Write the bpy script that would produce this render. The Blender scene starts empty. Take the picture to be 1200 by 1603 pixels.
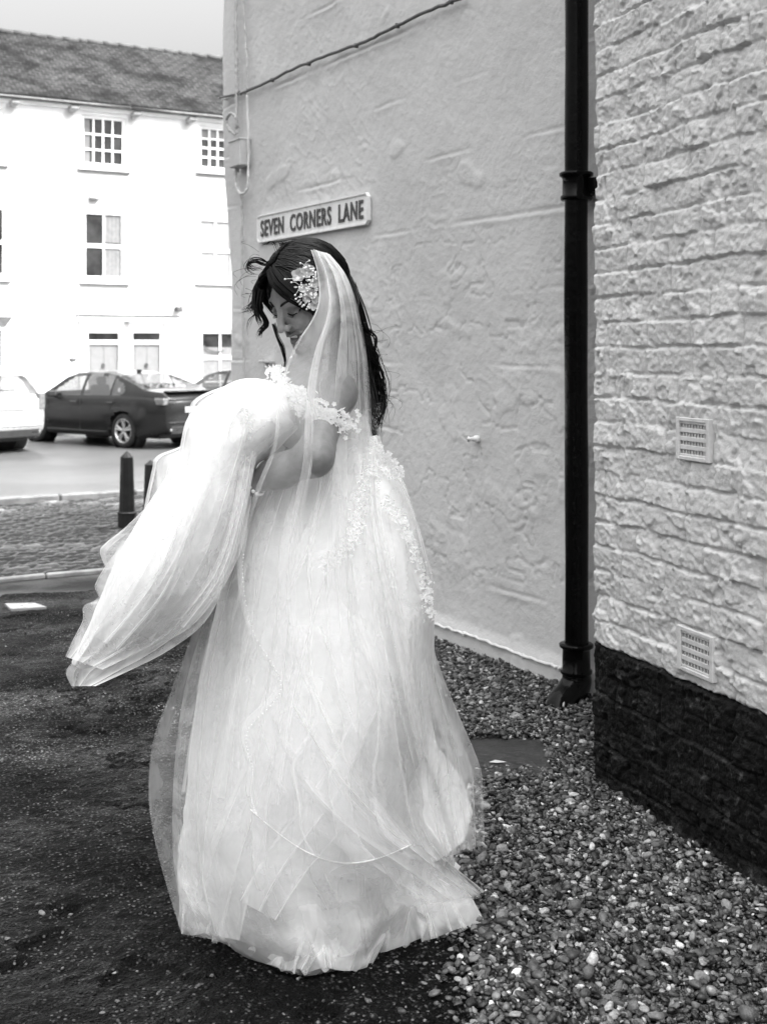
import bpy, math, random
import numpy as np
from mathutils import Vector, Matrix
SC = bpy.context.scene
COL = SC.collection
# ------------------------------------------------------------------ camera
F = 1950.0; HZ = 545.0; CX = 600.0; H = 1.40          # photograph: 1200 x 1603 px
cam = bpy.data.cameras.new('camera'); camo = bpy.data.objects.new('camera', cam); COL.objects.link(camo)
camo.location = (0, 0, H); camo.rotation_euler = (math.radians(90), 0, 0)
cam.sensor_fit = 'VERTICAL'; cam.sensor_height = 36.0; cam.sensor_width = 27.0
cam.lens = F / 1603 * 36; cam.shift_y = -(801.5 - HZ) / 1603
cam.clip_start = .05; cam.clip_end = 2000
cam.dof.use_dof = True; cam.dof.focus_distance = 3.05; cam.dof.aperture_fstop = 7.0
SC.camera = camo
# ------------------------------------------------------------------ light
SUN_AZ = math.atan2(-.45, .80); SUN_EL = math.radians(46)     # direction to the sun
SKY_K = 0.15; SUN_K = 0.5; EXPO = 2.25
sd = Vector((math.cos(SUN_EL) * math.cos(SUN_AZ), math.cos(SUN_EL) * math.sin(SUN_AZ), math.sin(SUN_EL)))
sl = bpy.data.lights.new('sun', 'SUN'); sl.energy = SUN_K; sl.angle = math.radians(11); sl.color = (1, 1, 1)
so = bpy.data.objects.new('sun', sl); COL.objects.link(so)
so.rotation_euler = (-sd).to_track_quat('-Z', 'Y').to_euler(); so.location = (10, -6, 14)
W = bpy.data.worlds.new('World'); SC.world = W; W.use_nodes = True
nt = W.node_tree; nt.nodes.clear()
sky = nt.nodes.new('ShaderNodeTexSky'); sky.sky_type = 'NISHITA'; sky.sun_disc = False
sky.sun_elevation = SUN_EL; sky.sun_rotation = math.pi / 2 - SUN_AZ
sky.air_density = 1.2; sky.dust_density = 5.0; sky.ozone_density = 1.0
bw = nt.nodes.new('ShaderNodeRGBToBW')                          # a black-and-white photograph
tc = nt.nodes.new('ShaderNodeTexCoord'); sx = nt.nodes.new('ShaderNodeSeparateXYZ')
mr = nt.nodes.new('ShaderNodeMapRange'); mr.inputs['From Min'].default_value = 0.0; mr.inputs['From Max'].default_value = 1.0
mr.inputs['To Min'].default_value = 0.10; mr.inputs['To Max'].default_value = 2.5   # high cloud: brighter overhead
mu = nt.nodes.new('ShaderNodeMath'); mu.operation = 'MULTIPLY'
bg = nt.nodes.new('ShaderNodeBackground'); bg.inputs['Strength'].default_value = SKY_K
ou = nt.nodes.new('ShaderNodeOutputWorld')
L = nt.links.new
L(sky.outputs[0], bw.inputs[0]); L(tc.outputs['Generated'], sx.inputs[0]); pw = nt.nodes.new('ShaderNodeMath'); pw.operation = 'POWER'; pw.use_clamp = True; pw.inputs[1].default_value = 1.4; L(sx.outputs['Z'], pw.inputs[0]); L(pw.outputs[0], mr.inputs['Value'])
L(bw.outputs[0], mu.inputs[0]); L(mr.outputs[0], mu.inputs[1]); L(mu.outputs[0], bg.inputs['Color']); L(bg.outputs[0], ou.inputs[0])
SC.view_settings.view_transform = 'Standard'; SC.view_settings.look = 'None'
SC.view_settings.exposure = EXPO; SC.view_settings.gamma = 1.0; SC.view_settings.use_curve_mapping = False
SC.render.engine = 'CYCLES'
SC.cycles.transparent_max_bounces = 40; SC.cycles.max_bounces = 10; SC.cycles.diffuse_bounces = 5
SC.cycles.transmission_bounces = 8; SC.cycles.use_denoising = True
SC.cycles.caustics_reflective = False; SC.cycles.caustics_refractive = False
# ------------------------------------------------------------------ helpers
rng = np.random.default_rng(7); random.seed(7)
ORG = {}
def PX(u, v, Y):
    return np.array([(u - CX) / F * Y, Y, H + (HZ - v) / F * Y])
def mk(name, V, Fa, mat, parent=None, origin=None, smooth=False, col=None, mats=None, midx=None):
    V = np.asarray(V, dtype=np.float64).reshape(-1, 3)
    if origin is None:
        origin = ORG[parent.name] if parent is not None else np.array([*(V[:, :2].min(0) + V[:, :2].max(0)) / 2, V[:, 2].min()])
    origin = np.asarray(origin, float)
    me = bpy.data.meshes.new(name)
    if isinstance(Fa, np.ndarray):
        n, k = Fa.shape
        me.vertices.add(len(V)); me.vertices.foreach_set('co', (V - origin).astype(np.float32).ravel())
        me.loops.add(n * k); me.loops.foreach_set('vertex_index', Fa.astype(np.int32).ravel())
        me.polygons.add(n); me.polygons.foreach_set('loop_start', np.arange(0, n * k, k, dtype=np.int32))
        me.polygons.foreach_set('loop_total', np.full(n, k, dtype=np.int32))
        me.update(calc_edges=True)
    else:
        me.from_pydata((V - origin).tolist(), [], [list(map(int, f)) for f in Fa])
    if smooth:
        me.polygons.foreach_set('use_smooth', np.ones(len(me.polygons), dtype=bool))
    if col is not None:
        a = me.attributes.new('shade', 'FLOAT', 'POINT'); a.data.foreach_set('value', np.asarray(col, np.float32).ravel())
    for m in (mats or [mat]): me.materials.append(m)
    if midx is not None: me.polygons.foreach_set('material_index', np.asarray(midx, np.int32))
    me.validate()
    o = bpy.data.objects.new(name, me); COL.objects.link(o)
    if parent is not None:
        o.parent = parent; o.location = origin - ORG[parent.name]
    else:
        o.location = origin
    ORG[o.name] = origin
    return o
def empty(name, origin, parent=None):
    o = bpy.data.objects.new(name, None); COL.objects.link(o); o.empty_display_size = .1
    origin = np.asarray(origin, float)
    if parent is not None: o.parent = parent; o.location = origin - ORG[parent.name]
    else: o.location = origin
    ORG[o.name] = origin
    return o
def tag(o, label, cat, group=None):
    o['label'] = label; o['category'] = cat
    if group: o['group'] = group
    return o
def kind(o, k): o['kind'] = k; return o
class MB:
    def __init__(s): s.V = []; s.F = []; s.n = 0
    def add(s, V, Fa):
        V = np.asarray(V, float).reshape(-1, 3)
        s.F += [[int(i) + s.n for i in f] for f in Fa]; s.V.append(V); s.n += len(V); return s
    def box(s, c, h, ax=None, bev=0):
        """centre, half sizes, axes rows"""
        ax = np.eye(3) if ax is None else np.asarray(ax, float); c = np.asarray(c, float); h = np.asarray(h, float)
        if bev <= 0:
            P = np.array([[i, j, k] for i in (-1, 1) for j in (-1, 1) for k in (-1, 1)], float) * h
            return s.add(c + P @ ax, [(0, 1, 3, 2), (4, 6, 7, 5), (0, 4, 5, 1), (2, 3, 7, 6), (0, 2, 6, 4), (1, 5, 7, 3)])
        b = min(bev, h.min() * .9); P = []; idx = {}
        for i in (-1, 1):
            for j in (-1, 1):
                for k in (-1, 1):
                    for a in range(3):
                        q = np.array([i, j, k], float) * (h - b); q[a] = [i, j, k][a] * h[a]
                        idx[i, j, k, a] = len(P); P.append(q)
        Fs = []
        def g(i, j, k, a): return idx[i, j, k, a]
        r4 = [(-1, -1), (1, -1), (1, 1), (-1, 1)]
        for sg in (-1, 1):
            Fs.append([g(sg, a, b_, 0) for a, b_ in (r4 if sg > 0 else r4[::-1])])
            Fs.append([g(b_, sg, a, 1) for a, b_ in (r4 if sg > 0 else r4[::-1])])
            Fs.append([g(a, b_, sg, 2) for a, b_ in (r4 if sg > 0 else r4[::-1])])
        for i in (-1, 1):
            for j in (-1, 1):
                Fs.append([g(i, j, -1, 0), g(i, j, 1, 0), g(i, j, 1, 1), g(i, j, -1, 1)][::(-1 if i * j > 0 else 1)])
                Fs.append([g(i, -1, j, 0), g(i, 1, j, 0), g(i, 1, j, 2), g(i, -1, j, 2)][::(1 if i * j > 0 else -1)])
                Fs.append([g(-1, i, j, 1), g(1, i, j, 1), g(1, i, j, 2), g(-1, i, j, 2)][::(-1 if i * j > 0 else 1)])
                for k in (-1, 1):
                    Fs.append([g(i, j, k, 0), g(i, j, k, 1), g(i, j, k, 2)][::(1 if i * j * k > 0 else -1)])
        return s.add(c + np.array(P) @ ax, Fs)
    def lathe(s, c, prof, n=20, ax=None, cap=True):
        """prof: (r, h) along third axis"""
        ax = np.eye(3) if ax is None else np.asarray(ax, float)
        th = np.linspace(0, 2 * np.pi, n, endpoint=False); P = []
        for r, h in prof: P.append(np.stack([r * np.cos(th), r * np.sin(th), np.full(n, h)], 1))
        Fs = []
        for k in range(len(prof) - 1):
            for i in range(n):
                j = (i + 1) % n; Fs.append([k * n + i, k * n + j, (k + 1) * n + j, (k + 1) * n + i])
        if cap: Fs.append(list(range(n))[::-1]); Fs.append([(len(prof) - 1) * n + i for i in range(n)])
        return s.add(np.asarray(c, float) + np.concatenate(P) @ ax, Fs)
    def tube(s, pts, r, n=8, cap=True):
        V, Fa = tube_geo(pts, r, n, cap); return s.add(V, Fa)
    def build(s, name, mat, parent=None, smooth=False, origin=None):
        return mk(name, np.concatenate(s.V), s.F, mat, parent, origin, smooth)
def catmull(P, n):
    P = np.asarray(P, float); t = np.linspace(0, len(P) - 1, n); out = []
    for x in t:
        i = min(int(x), len(P) - 2); f = x - i
        p0, p1, p2, p3 = P[max(i - 1, 0)], P[i], P[i + 1], P[min(i + 2, len(P) - 1)]
        out.append(.5 * (2 * p1 + (p2 - p0) * f + (2 * p0 - 5 * p1 + 4 * p2 - p3) * f * f + (3 * p1 - p0 - 3 * p2 + p3) * f ** 3))
    return np.array(out)
def tube_geo(pts, r, n=8, cap=True):
    P = np.asarray(pts, float); m = len(P); r = np.broadcast_to(np.asarray(r, float), (m,))
    T = np.gradient(P, axis=0); T /= np.linalg.norm(T, axis=1, keepdims=True) + 1e-12
    up = np.array([0, 0, 1.]) if abs(T[0, 2]) < .9 else np.array([1., 0, 0])
    N = np.cross(T[0], up); N /= np.linalg.norm(N); V = []
    th = np.linspace(0, 2 * np.pi, n, endpoint=False)
    for i in range(m):
        N = N - T[i] * N.dot(T[i]); N /= np.linalg.norm(N) + 1e-12; B = np.cross(T[i], N)
        V.append(P[i] + r[i] * (np.cos(th)[:, None] * N + np.sin(th)[:, None] * B))
    Fa = [[k * n + i, k * n + (i + 1) % n, (k + 1) * n + (i + 1) % n, (k + 1) * n + i] for k in range(m - 1) for i in range(n)]
    if cap: Fa += [list(range(n))[::-1], [(m - 1) * n + i for i in range(n)]]
    return np.concatenate(V), Fa
def gridF(h, w, closed=False):
    i, j = np.meshgrid(np.arange(h - 1), np.arange(w if closed else w - 1), indexing='ij')
    j2 = (j + 1) % w
    return np.stack([i * w + j, i * w + j2, (i + 1) * w + j2, (i + 1) * w + j], -1).reshape(-1, 4)
# --- noise
_p = np.random.default_rng(3).permutation(256); _p = np.concatenate([_p, _p, _p])
_g = np.random.default_rng(4).normal(size=(256, 3)); _g /= np.linalg.norm(_g, axis=1, keepdims=True)
def perlin(x, y, z=0.0):
    x, y, z = np.broadcast_arrays(np.asarray(x, float), np.asarray(y, float), np.asarray(z, float))
    xi, yi, zi = np.floor(x).astype(int), np.floor(y).astype(int), np.floor(z).astype(int)
    fx, fy, fz = x - xi, y - yi, z - zi
    xi &= 255; yi &= 255; zi &= 255
    q = lambda t: t * t * t * (t * (t * 6 - 15) + 10)
    ux, uy, uz = q(fx), q(fy), q(fz); r = 0
    for a in (0, 1):
        for b in (0, 1):
            for c in (0, 1):
                g = _g[_p[_p[_p[xi + a] + yi + b] + zi + c] & 255]
                d = g[..., 0] * (fx - a) + g[..., 1] * (fy - b) + g[..., 2] * (fz - c)
                r = r + d * (ux if a else 1 - ux) * (uy if b else 1 - uy) * (uz if c else 1 - uz)
    return r * 1.5
def fbm(x, y, z=0.0, o=4):
    s = 0; a = 1.0; k = 1.0
    for i in range(o):
        s = s + a * perlin(x * k + 17.3 * i, np.asarray(y) * k + 5.1 * i, np.asarray(z) * k + 3.7 * i); a *= .5; k *= 2.03
    return s
def sstep(a, b, x):
    t = np.clip((x - a) / (b - a), 0, 1); return t * t * (3 - 2 * t)
# --- materials
def M_new(name):
    m = bpy.data.materials.new(name); m.use_nodes = True; n = m.node_tree; n.nodes.clear()
    out = n.nodes.new('ShaderNodeOutputMaterial'); return m, n, out
def nd(n, t, **kw):
    x = n.nodes.new(t)
    for k, v in kw.items():
        if k in x.inputs: x.inputs[k].default_value = v
        else: setattr(x, k, v)
    return x
def vmath(n, op, a, b=None, clamp=False):
    x = n.nodes.new('ShaderNodeMath'); x.operation = op; x.use_clamp = clamp
    for i, q in enumerate((a, b)):
        if q is None: continue
        if isinstance(q, (int, float)): x.inputs[i].default_value = q
        else: n.links.new(q, x.inputs[i])
    return x.outputs[0]
def noise(n, pos, scale, detail=4, rough=.55, dist=0.0):
    x = nd(n, 'ShaderNodeTexNoise'); x.inputs['Scale'].default_value = scale; x.inputs['Detail'].default_value = detail
    x.inputs['Roughness'].default_value = rough; x.inputs['Distortion'].default_value = dist
    n.links.new(pos, x.inputs['Vector']); return x.outputs['Fac']
def ramp(n, v, a, b, lo, hi):
    x = nd(n, 'ShaderNodeMapRange'); x.interpolation_type = 'SMOOTHSTEP'
    x.inputs['From Min'].default_value = a; x.inputs['From Max'].default_value = b
    x.inputs['To Min'].default_value = lo; x.inputs['To Max'].default_value = hi
    n.links.new(v, x.inputs['Value']); return x.outputs[0]
def posn(n): return nd(n, 'ShaderNodeNewGeometry').outputs['Position']
def bsdf(n, out, col, rough=.6, spec=.5, metal=0.0, bump=None, bdist=.01, bstr=1.0, coat=0.0):
    p = nd(n, 'ShaderNodeBsdfPrincipled'); p.inputs['Specular IOR Level'].default_value = spec
    p.inputs['Metallic'].default_value = metal; p.inputs['Coat Weight'].default_value = coat
    for q, s in ((col, 'Base Color'), (rough, 'Roughness')):
        if isinstance(q, (int, float)): p.inputs[s].default_value = (q, q, q, 1) if s == 'Base Color' else q
        else: n.links.new(q, p.inputs[s])
    if bump is not None:
        b = nd(n, 'ShaderNodeBump'); b.inputs['Distance'].default_value = bdist; b.inputs['Strength'].default_value = bstr
        n.links.new(bump, b.inputs['Height']); n.links.new(b.outputs[0], p.inputs['Normal'])
    n.links.new(p.outputs[0], out.inputs['Surface']); return p
def mat(name, base, var=.15, scale=6.0, rough=.6, spec=.5, metal=0.0, bump=0.0, bscale=40.0, coat=0.0, rvar=.1, attr=False):
    m, n, out = M_new(name); P = posn(n)
    c = ramp(n, noise(n, P, scale, 5), .3, .7, base * (1 - var), base * (1 + var))
    if attr:
        a = nd(n, 'ShaderNodeAttribute'); a.attribute_name = 'shade'; c = vmath(n, 'MULTIPLY', c, a.outputs['Fac'])
    r = ramp(n, noise(n, P, scale * 2.3, 3), .3, .7, max(rough - rvar, .02), min(rough + rvar, 1))
    bsdf(n, out, c, r, spec, metal, noise(n, P, bscale, 4) if bump else None, bump, 1.0, coat)
    return m
# ================================================================== frames
class Frame:
    """vertical plane: o origin, d along, n outward normal"""
    def __init__(s, o, d):
        s.o = np.array([o[0], o[1]], float); d = np.array(d, float); s.d = d / np.linalg.norm(d); s.n = np.array([0, 0.])
    def hit(s, u, v, e=0.0):
        k = (u - CX) / F; ox, oy = s.o + s.n * e; t = (k * oy - ox) / (s.d[0] - k * s.d[1]); Y = oy + s.d[1] * t
        return t, H + (HZ - v) / F * Y
    def P(s, t, z, e=0.0):
        t, z, e = np.broadcast_arrays(np.asarray(t, float), np.asarray(z, float), np.asarray(e, float))
        return np.stack([s.o[0] + s.d[0] * t + s.n[0] * e, s.o[1] + s.d[1] * t + s.n[1] * e, z], -1)
    def ax(s): return np.array([[s.d[0], s.d[1], 0], [s.n[0], s.n[1], 0], [0, 0, 1.]])
W1 = Frame((.706, 5.10), (-.59, 1.0)); W1.n = np.array([-W1.d[1], W1.d[0]])
W2 = Frame((.67, 3.957), (.364, -1.0)); W2.n = np.array([W2.d[1], -W2.d[0]])
FC = Frame((-6.97, 32.0), (1.744, 1.0)); FC.n = np.array([FC.d[1], -FC.d[0]])
# ------------------------------------------------------------------ ground
KS = [-60, 5.5, 8.3, 11.5, 14.8, 20, 27.0, 31.5, 70, 600]; KZ = [0, 0, -.14, -.30, -.42, -.50, -.50, -.45, -.45, 0]
sd_ = FC.n * -1; qd_ = FC.d                                    # across the street, along the street
def gz(s): return np.interp(s, KS, KZ)
def gpos(s, q, dz=0.0):
    s, q = np.broadcast_arrays(np.asarray(s, float), np.asarray(q, float))
    return np.stack([s * sd_[0] + q * qd_[0], s * sd_[1] + q * qd_[1], gz(s) + dz], -1)
def strip(name, m, s0, s1, q0, q1, dz, k='structure'):
    ks = sorted({s0, s1, *[x for x in KS if s0 < x < s1]}); qs = np.linspace(q0, q1, 12)
    S, Q = np.meshgrid(ks, qs, indexing='ij'); V = gpos(S, Q, dz)
    return kind(mk(name, V, gridF(len(ks), 12)[:, ::-1], m, origin=(0, 0, 0)), k)
def gp_(u, v):
    Yg = 3.0
    for _ in range(30): Xg = (u - CX) / F * Yg; Yg = (H - gz(Xg * sd_[0] + Yg * sd_[1])) * F / (v - HZ)
    return np.array([(u - CX) / F * Yg, Yg])
def m_tarmac(attr=False):
    m, n, out = M_new('worn_tarmac' if attr else 'wet_tarmac'); P = posn(n)
    big = noise(n, P, .9, 5, .6, .4); mid = noise(n, P, 6, 5, .65); fine = noise(n, P, 130, 3, .7)
    c = ramp(n, big, .40, .70, .0045, .030)
    c = vmath(n, 'MULTIPLY', c, ramp(n, mid, .35, .65, .5, 1.6)); c = vmath(n, 'MULTIPLY', c, ramp(n, fine, .35, .65, .30, 2.0))
    if attr: a_ = nd(n, 'ShaderNodeAttribute'); a_.attribute_name = 'shade'; c = vmath(n, 'MULTIPLY', c, a_.outputs['Fac'])
    vo = nd(n, 'ShaderNodeTexVoronoi'); vo.inputs['Scale'].default_value = 92; n.links.new(P, vo.inputs['Vector'])
    wn = nd(n, 'ShaderNodeTexWhiteNoise'); wn.noise_dimensions = '3D'; n.links.new(vo.outputs['Position'], wn.inputs['Vector'])
    v2 = nd(n, 'ShaderNodeTexVoronoi'); v2.inputs['Scale'].default_value = 100; n.links.new(P, v2.inputs['Vector']); w2 = nd(n, 'ShaderNodeTexWhiteNoise'); n.links.new(v2.outputs['Position'], w2.inputs['Vector'])
    ag = vmath(n, 'MULTIPLY', ramp(n, v2.outputs['Distance'], .2, .6, 1, .1), ramp(n, w2.outputs['Value'], .45, 1.0, .2, 5.6)); c = vmath(n, 'MULTIPLY', c, ag)
    chip = vmath(n, 'MULTIPLY', ramp(n, vo.outputs['Distance'], .25, .42, 1, 0), ramp(n, wn.outputs['Value'], .50, .98, 0, 1))
    chip = vmath(n, 'MULTIPLY', chip, ramp(n, noise(n, P, 3.1, 3), .40, .60, .35, 1))
    c = vmath(n, 'ADD', c, vmath(n, 'MULTIPLY', chip, .22))
    hole = ramp(n, noise(n, P, 17, 2, .5), .29, .36, .25, 1); c = vmath(n, 'MULTIPLY', c, hole)
    r = ramp(n, noise(n, P, 1.7, 4, .6), .35, .65, .42, .85)
    hgt = vmath(n, 'ADD', vmath(n, 'MULTIPLY', fine, .6), vmath(n, 'ADD', vmath(n, 'MULTIPLY', noise(n, P, 45, 4), 1.0), vmath(n, 'MULTIPLY', chip, .5)))
    hgt = vmath(n, 'ADD', hgt, vmath(n, 'ADD', vmath(n, 'MULTIPLY', mid, 3.0), vmath(n, 'MULTIPLY', ag, .35)))
    bsdf(n, out, c, r, .14, 0, hgt, .016, 1.0); return m
def m_road():
    m, n, out = M_new('road_asphalt'); P = posn(n)
    c = ramp(n, noise(n, P, .5, 4, .6), .35, .65, .052, .078); c = vmath(n, 'MULTIPLY', c, ramp(n, noise(n, P, 40, 3, .7), .3, .7, .8, 1.2))
    bsdf(n, out, c, .42, .5, 0, noise(n, P, 60, 3), .004); return m
M_TAR = m_tarmac(); M_ROAD = m_road()
M_PAVE = mat('paving', .42, .15, 1.2, .7, bump=.004, bscale=20)
M_EARTH = mat('earth', .03, .4, 9, .8, bump=.01, bscale=60)
kind(mk('ground', gpos(*np.meshgrid(KS, np.linspace(-300, 300, 30), indexing='ij')), gridF(len(KS), 30)[:, ::-1], M_TAR, origin=(0, 0, 0)), 'structure')
strip('road', M_ROAD, 14.8, 27.0, -120, 120, .004)
# far pavement, one step above the road
mb = MB(); ks = [27.0, 31.5, 60]; 
V = np.concatenate([gpos(np.array([27.0] * 2), np.array([-120, 120]), 0)] + [gpos(np.array([k] * 2), np.array([-120, 120]), .12 + (0 if k < 30 else -.0)) for k in (27.0, 31.5, 60)])
mb.add(V, [(0, 1, 3, 2), (2, 3, 5, 4), (4, 5, 7, 6)]); kind(mb.build('pavement', M_PAVE, origin=(0, 0, 0)), 'structure')
# white line along the far side of the carriageway and a dashed centre line
M_LINE = mat('road_paint', .75, .12, 8, .6)
strip('road_marking', M_LINE, 16.2, 16.34, -2.0, 3.1, .008)
# setts
s_ = np.arange(8.45, 14.62, .022); q_ = np.arange(-1.2, 7.8, .025)
S, Q = np.meshgrid(s_, q_, indexing='ij')
wq = Q + .03 * perlin(S * 2, Q * 2); ws = S + .035 * perlin(Q * 1.3, S * 1.7, 3)
row = np.floor(ws / .13); fq = (wq / .21 + .5 * (row % 2) + .13 * perlin(row * 7.3, 0.5)); cq = np.floor(fq)
e = np.minimum(np.minimum(fq - cq, 1 - fq + cq) * .21, np.minimum(ws / .13 - row, 1 - ws / .13 + row) * .13)
hs = np.sin(row * 91.7 + cq * 37.3) * 43758.5; hs = hs - np.floor(hs)
ht = sstep(0, .035, e) * (.020 + .016 * hs) + .006 * perlin(S * 30, Q * 30) + .05 * perlin(S * .5, Q * .45, 9)
shade = (.10 + 2.6 * hs ** 3.0) * (.25 + .65 * sstep(.0, .03, e)) * np.clip(1 + 1.2 * perlin(S * .9, Q * .7, 2) + .6 * perlin(S * 2.6, Q * 1.9, 4), .15, 3)
dirt = sstep(-.15, .3, fbm(S * .55 + 2.2, Q * .5 - 1.0, 4)); pm = gp_(150, 838); sm, qm = pm[0] * sd_[0] + pm[1] * sd_[1], pm[0] * qd_[0] + pm[1] * qd_[1]
moss = np.exp(-(((Q - qm) / .75) ** 2 + ((S - sm) / .55) ** 2) ** 1.5) * sstep(-.5, .2, fbm(S * 2, Q * 2, 8, 3)); ht = ht + moss * (.03 + .03 * perlin(S * 9, Q * 9)); shade = shade * (1 - .8 * dirt) * (1 - .93 * moss)
M_SETT = mat('granite_setts', .055, .4, 9, .38, .35, bump=.006, bscale=70, attr=True)
kind(mk('sett_paving', gpos(S, Q, 0) + np.stack([0 * S, 0 * S, ht + .01], -1), gridF(len(s_), len(q_))[:, ::-1], M_SETT, smooth=True, col=shade, origin=(0, 0, 0)), 'structure')
# flush kerb stones between lane and setts (one strip of stones)
mb = MB(); q = -2.5
while q < 6:
    l = random.uniform(.55, .95)
    c = gpos(8.38 + random.uniform(-.01, .01), q + l / 2, .012)
    mb.box(c, (l / 2 - .008, .030, .018), [[qd_[0], qd_[1], random.uniform(-.01, .01)], [sd_[0], sd_[1], -.03], [0, 0, 1]], bev=.008); q += l
kind(mb.build('kerb', mat('kerb_granite', .3, .25, 7, .6, bump=.006, bscale=50), origin=(0, 0, 0)), 'structure')
mb = MB(); q = -6
while q < 12:
    c = gpos(14.72, q + .45, .03); mb.box(c, (.445, .09, .06), [[qd_[0], qd_[1], 0], [sd_[0], sd_[1], 0], [0, 0, 1]], bev=.015); q += .91
kind(mb.build('kerb', mat('kerb_dark', .15, .3, 7, .6, bump=.006, bscale=50), origin=(0, 0, 0)), 'structure')
# paler, smoother tarmac apron beside the kerb
def m_apron():
    m, n, out = M_new('smooth_tarmac'); P = posn(n)
    c = ramp(n, noise(n, P, 1.6, 5, .6, .8), .38, .66, .012, .055); c = vmath(n, 'MULTIPLY', c, ramp(n, noise(n, P, 60, 3, .7), .3, .7, .7, 1.3))
    bsdf(n, out, c, ramp(n, noise(n, P, 1.1, 3), .35, .65, .45, .8), .2, 0, noise(n, P, 40, 4), .006); return m
q_ = np.linspace(-2.5, 5.5, 90); lo = 7.45 + .30 * fbm(q_ * 1.3, 3.3, 0, 5)
V = np.concatenate([gpos(lo, q_, .004), gpos(np.full(90, 8.31), q_, .004)])
kind(mk('apron', V, gridF(2, 90)[:, ::-1], m_apron(), origin=(0, 0, 0)), 'structure')
# ------------------------------------------------------------------ gravel
def wallX(Y):                                                   # x of the wall foot on the right at depth Y
    a = W2.o[0] + W2.d[0] * (Y - W2.o[1]) / W2.d[1]; b = W1.o[0] + W1.d[0] * (Y - W1.o[1]) / W1.d[1]
    return np.where(Y < 3.957, a, b)
ys = np.linspace(.6, 7.4, 120); left = .23 + .07 * fbm(ys * 1.3, 1.7, 0, 4); left = np.minimum(left, wallX(ys) - .22)
V = np.concatenate([np.stack([left, ys, gz(ys * 1.0) * 0 + .004], 1), np.stack([wallX(ys) + .25, ys, 0 * ys + .004], 1)])
V[:, 2] = gz(V[:, 0] * sd_[0] + V[:, 1] * sd_[1]) + .022
kind(mk('gravel_bed', V, gridF(2, 120)[:, ::-1], M_EARTH, origin=(0, 0, 0)), 'structure')
def ico():
    import bmesh
    b = bmesh.new(); bmesh.ops.create_icosphere(b, subdivisions=2, radius=1.0); b.verts.ensure_lookup_table()
    V = np.array([v.co[:] for v in b.verts]); Fa = np.array([[v.index for v in f.verts] for f in b.faces]); b.free(); return V, Fa
IV, IF = ico()
def stones(name, m, X, Y, R, Zo, seed, shades):
    r = np.random.default_rng(seed); n = len(X); nv = len(IV)
    var = []
    for k in range(24):                                         # 24 stone shapes
        s = 1 + .22 * perlin(IV[:, 0] * 1.1 + k * 9, IV[:, 1] * 1.1, IV[:, 2] * 1.1) + .10 * perlin(IV[:, 0] * 2.6, IV[:, 1] * 2.6 + k * 7, IV[:, 2] * 2.6)
        Vk = IV * s[:, None]
        for _ in range(3 + k % 3):                              # knock flat faces on it
            d = r.normal(size=3); d /= np.linalg.norm(d); h = Vk @ d; c = r.uniform(.40, .80); Vk = Vk - np.maximum(h - c, 0)[:, None] * d * .85
        var.append(Vk)
    var = np.array(var)[r.integers(0, 24, n)]
    sc = np.stack([R * r.uniform(.85, 1.5, n), R * r.uniform(.7, 1.05, n), R * r.uniform(.42, .8, n)], 1)
    V = var * sc[:, None, :]
    a = r.uniform(0, 2 * np.pi, n); t = r.normal(0, .38, n); t2 = r.normal(0, .38, n)
    def rot(V, ang, i, j):
        c, s = np.cos(ang)[:, None], np.sin(ang)[:, None]; A = V[..., i] * c - V[..., j] * s; B = V[..., i] * s + V[..., j] * c
        V = V.copy(); V[..., i] = A; V[..., j] = B; return V
    V = rot(rot(rot(V, t, 0, 2), t2, 1, 2), a, 0, 1)
    s_ = X * sd_[0] + Y * sd_[1]
    V += np.stack([X, Y, gz(s_) + Zo], 1)[:, None, :]
    Fa = (IF[None] + (np.arange(n) * nv)[:, None, None]).reshape(-1, 3)
    o = mk(name, V.reshape(-1, 3), Fa, m, smooth=True, col=np.repeat(shades, nv), origin=(0, 0, 0)); return kind(o, 'stuff')
def m_stone():
    m, n, out = M_new('pebble'); P = posn(n)
    a = nd(n, 'ShaderNodeAttribute'); a.attribute_name = 'shade'
    c = vmath(n, 'MULTIPLY', a.outputs['Fac'], ramp(n, noise(n, P, 90, 4, .65), .3, .7, .65, 1.35))
    bsdf(n, out, c, ramp(n, noise(n, P, 20, 3), .35, .65, .22, .6), .5, 0, noise(n, P, 160, 3), .002); return m
M_STONE = m_stone()
r = np.random.default_rng(11)
n = 150000
Y = r.uniform(1.9, 7.2, n); X = r.uniform(-.2, 1.6, n)
lx = .23 + .07 * fbm(Y * 1.3, 1.7, 0, 4); wx = wallX(Y)
lx = np.minimum(lx, wx - .22)
dens = sstep(-.16, .16, X - lx + .09 * fbm(X * 5, Y * 5, 2, 3)); ok = (X < wx + .0 - .012 * (Y < 3.957)) & (r.uniform(0, 1, n) < dens) & (Y > 2.05 * 0 + 1.9)
ok &= ~((np.abs(Y - 4.22) < .17) & (X > .27) & (X < .55)); X, Y, dens = X[ok], Y[ok], dens[ok]
R = np.clip(r.lognormal(math.log(.0068), .36, len(X)), .0045, .021)
Zo = .020 + R * .3 + r.uniform(0, 1, len(X)) ** 1.3 * .024 * dens ** 2
sh = np.clip(r.lognormal(math.log(.105), 1.05, len(X)), .008, .8) * (.45 + .55 * r.uniform(0, 1, len(X)))
tone = sstep(2.6, 5.2, Y); sh = sh * (1 - .25 * tone)
stones('gravel', M_STONE, X, Y, R, Zo, 21, sh)
n = 13000                                                         # loose chippings on the tarmac
Y = 2.0 + r.uniform(0, 1, n) ** 1.4 * 5; X = r.uniform(-1.9, .45, n); keep = r.uniform(0, 1, n) < (.12 + .88 * sstep(-.7, .35, X + .4 * fbm(X * 1.5, Y * 1.5, 6, 3)))
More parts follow.
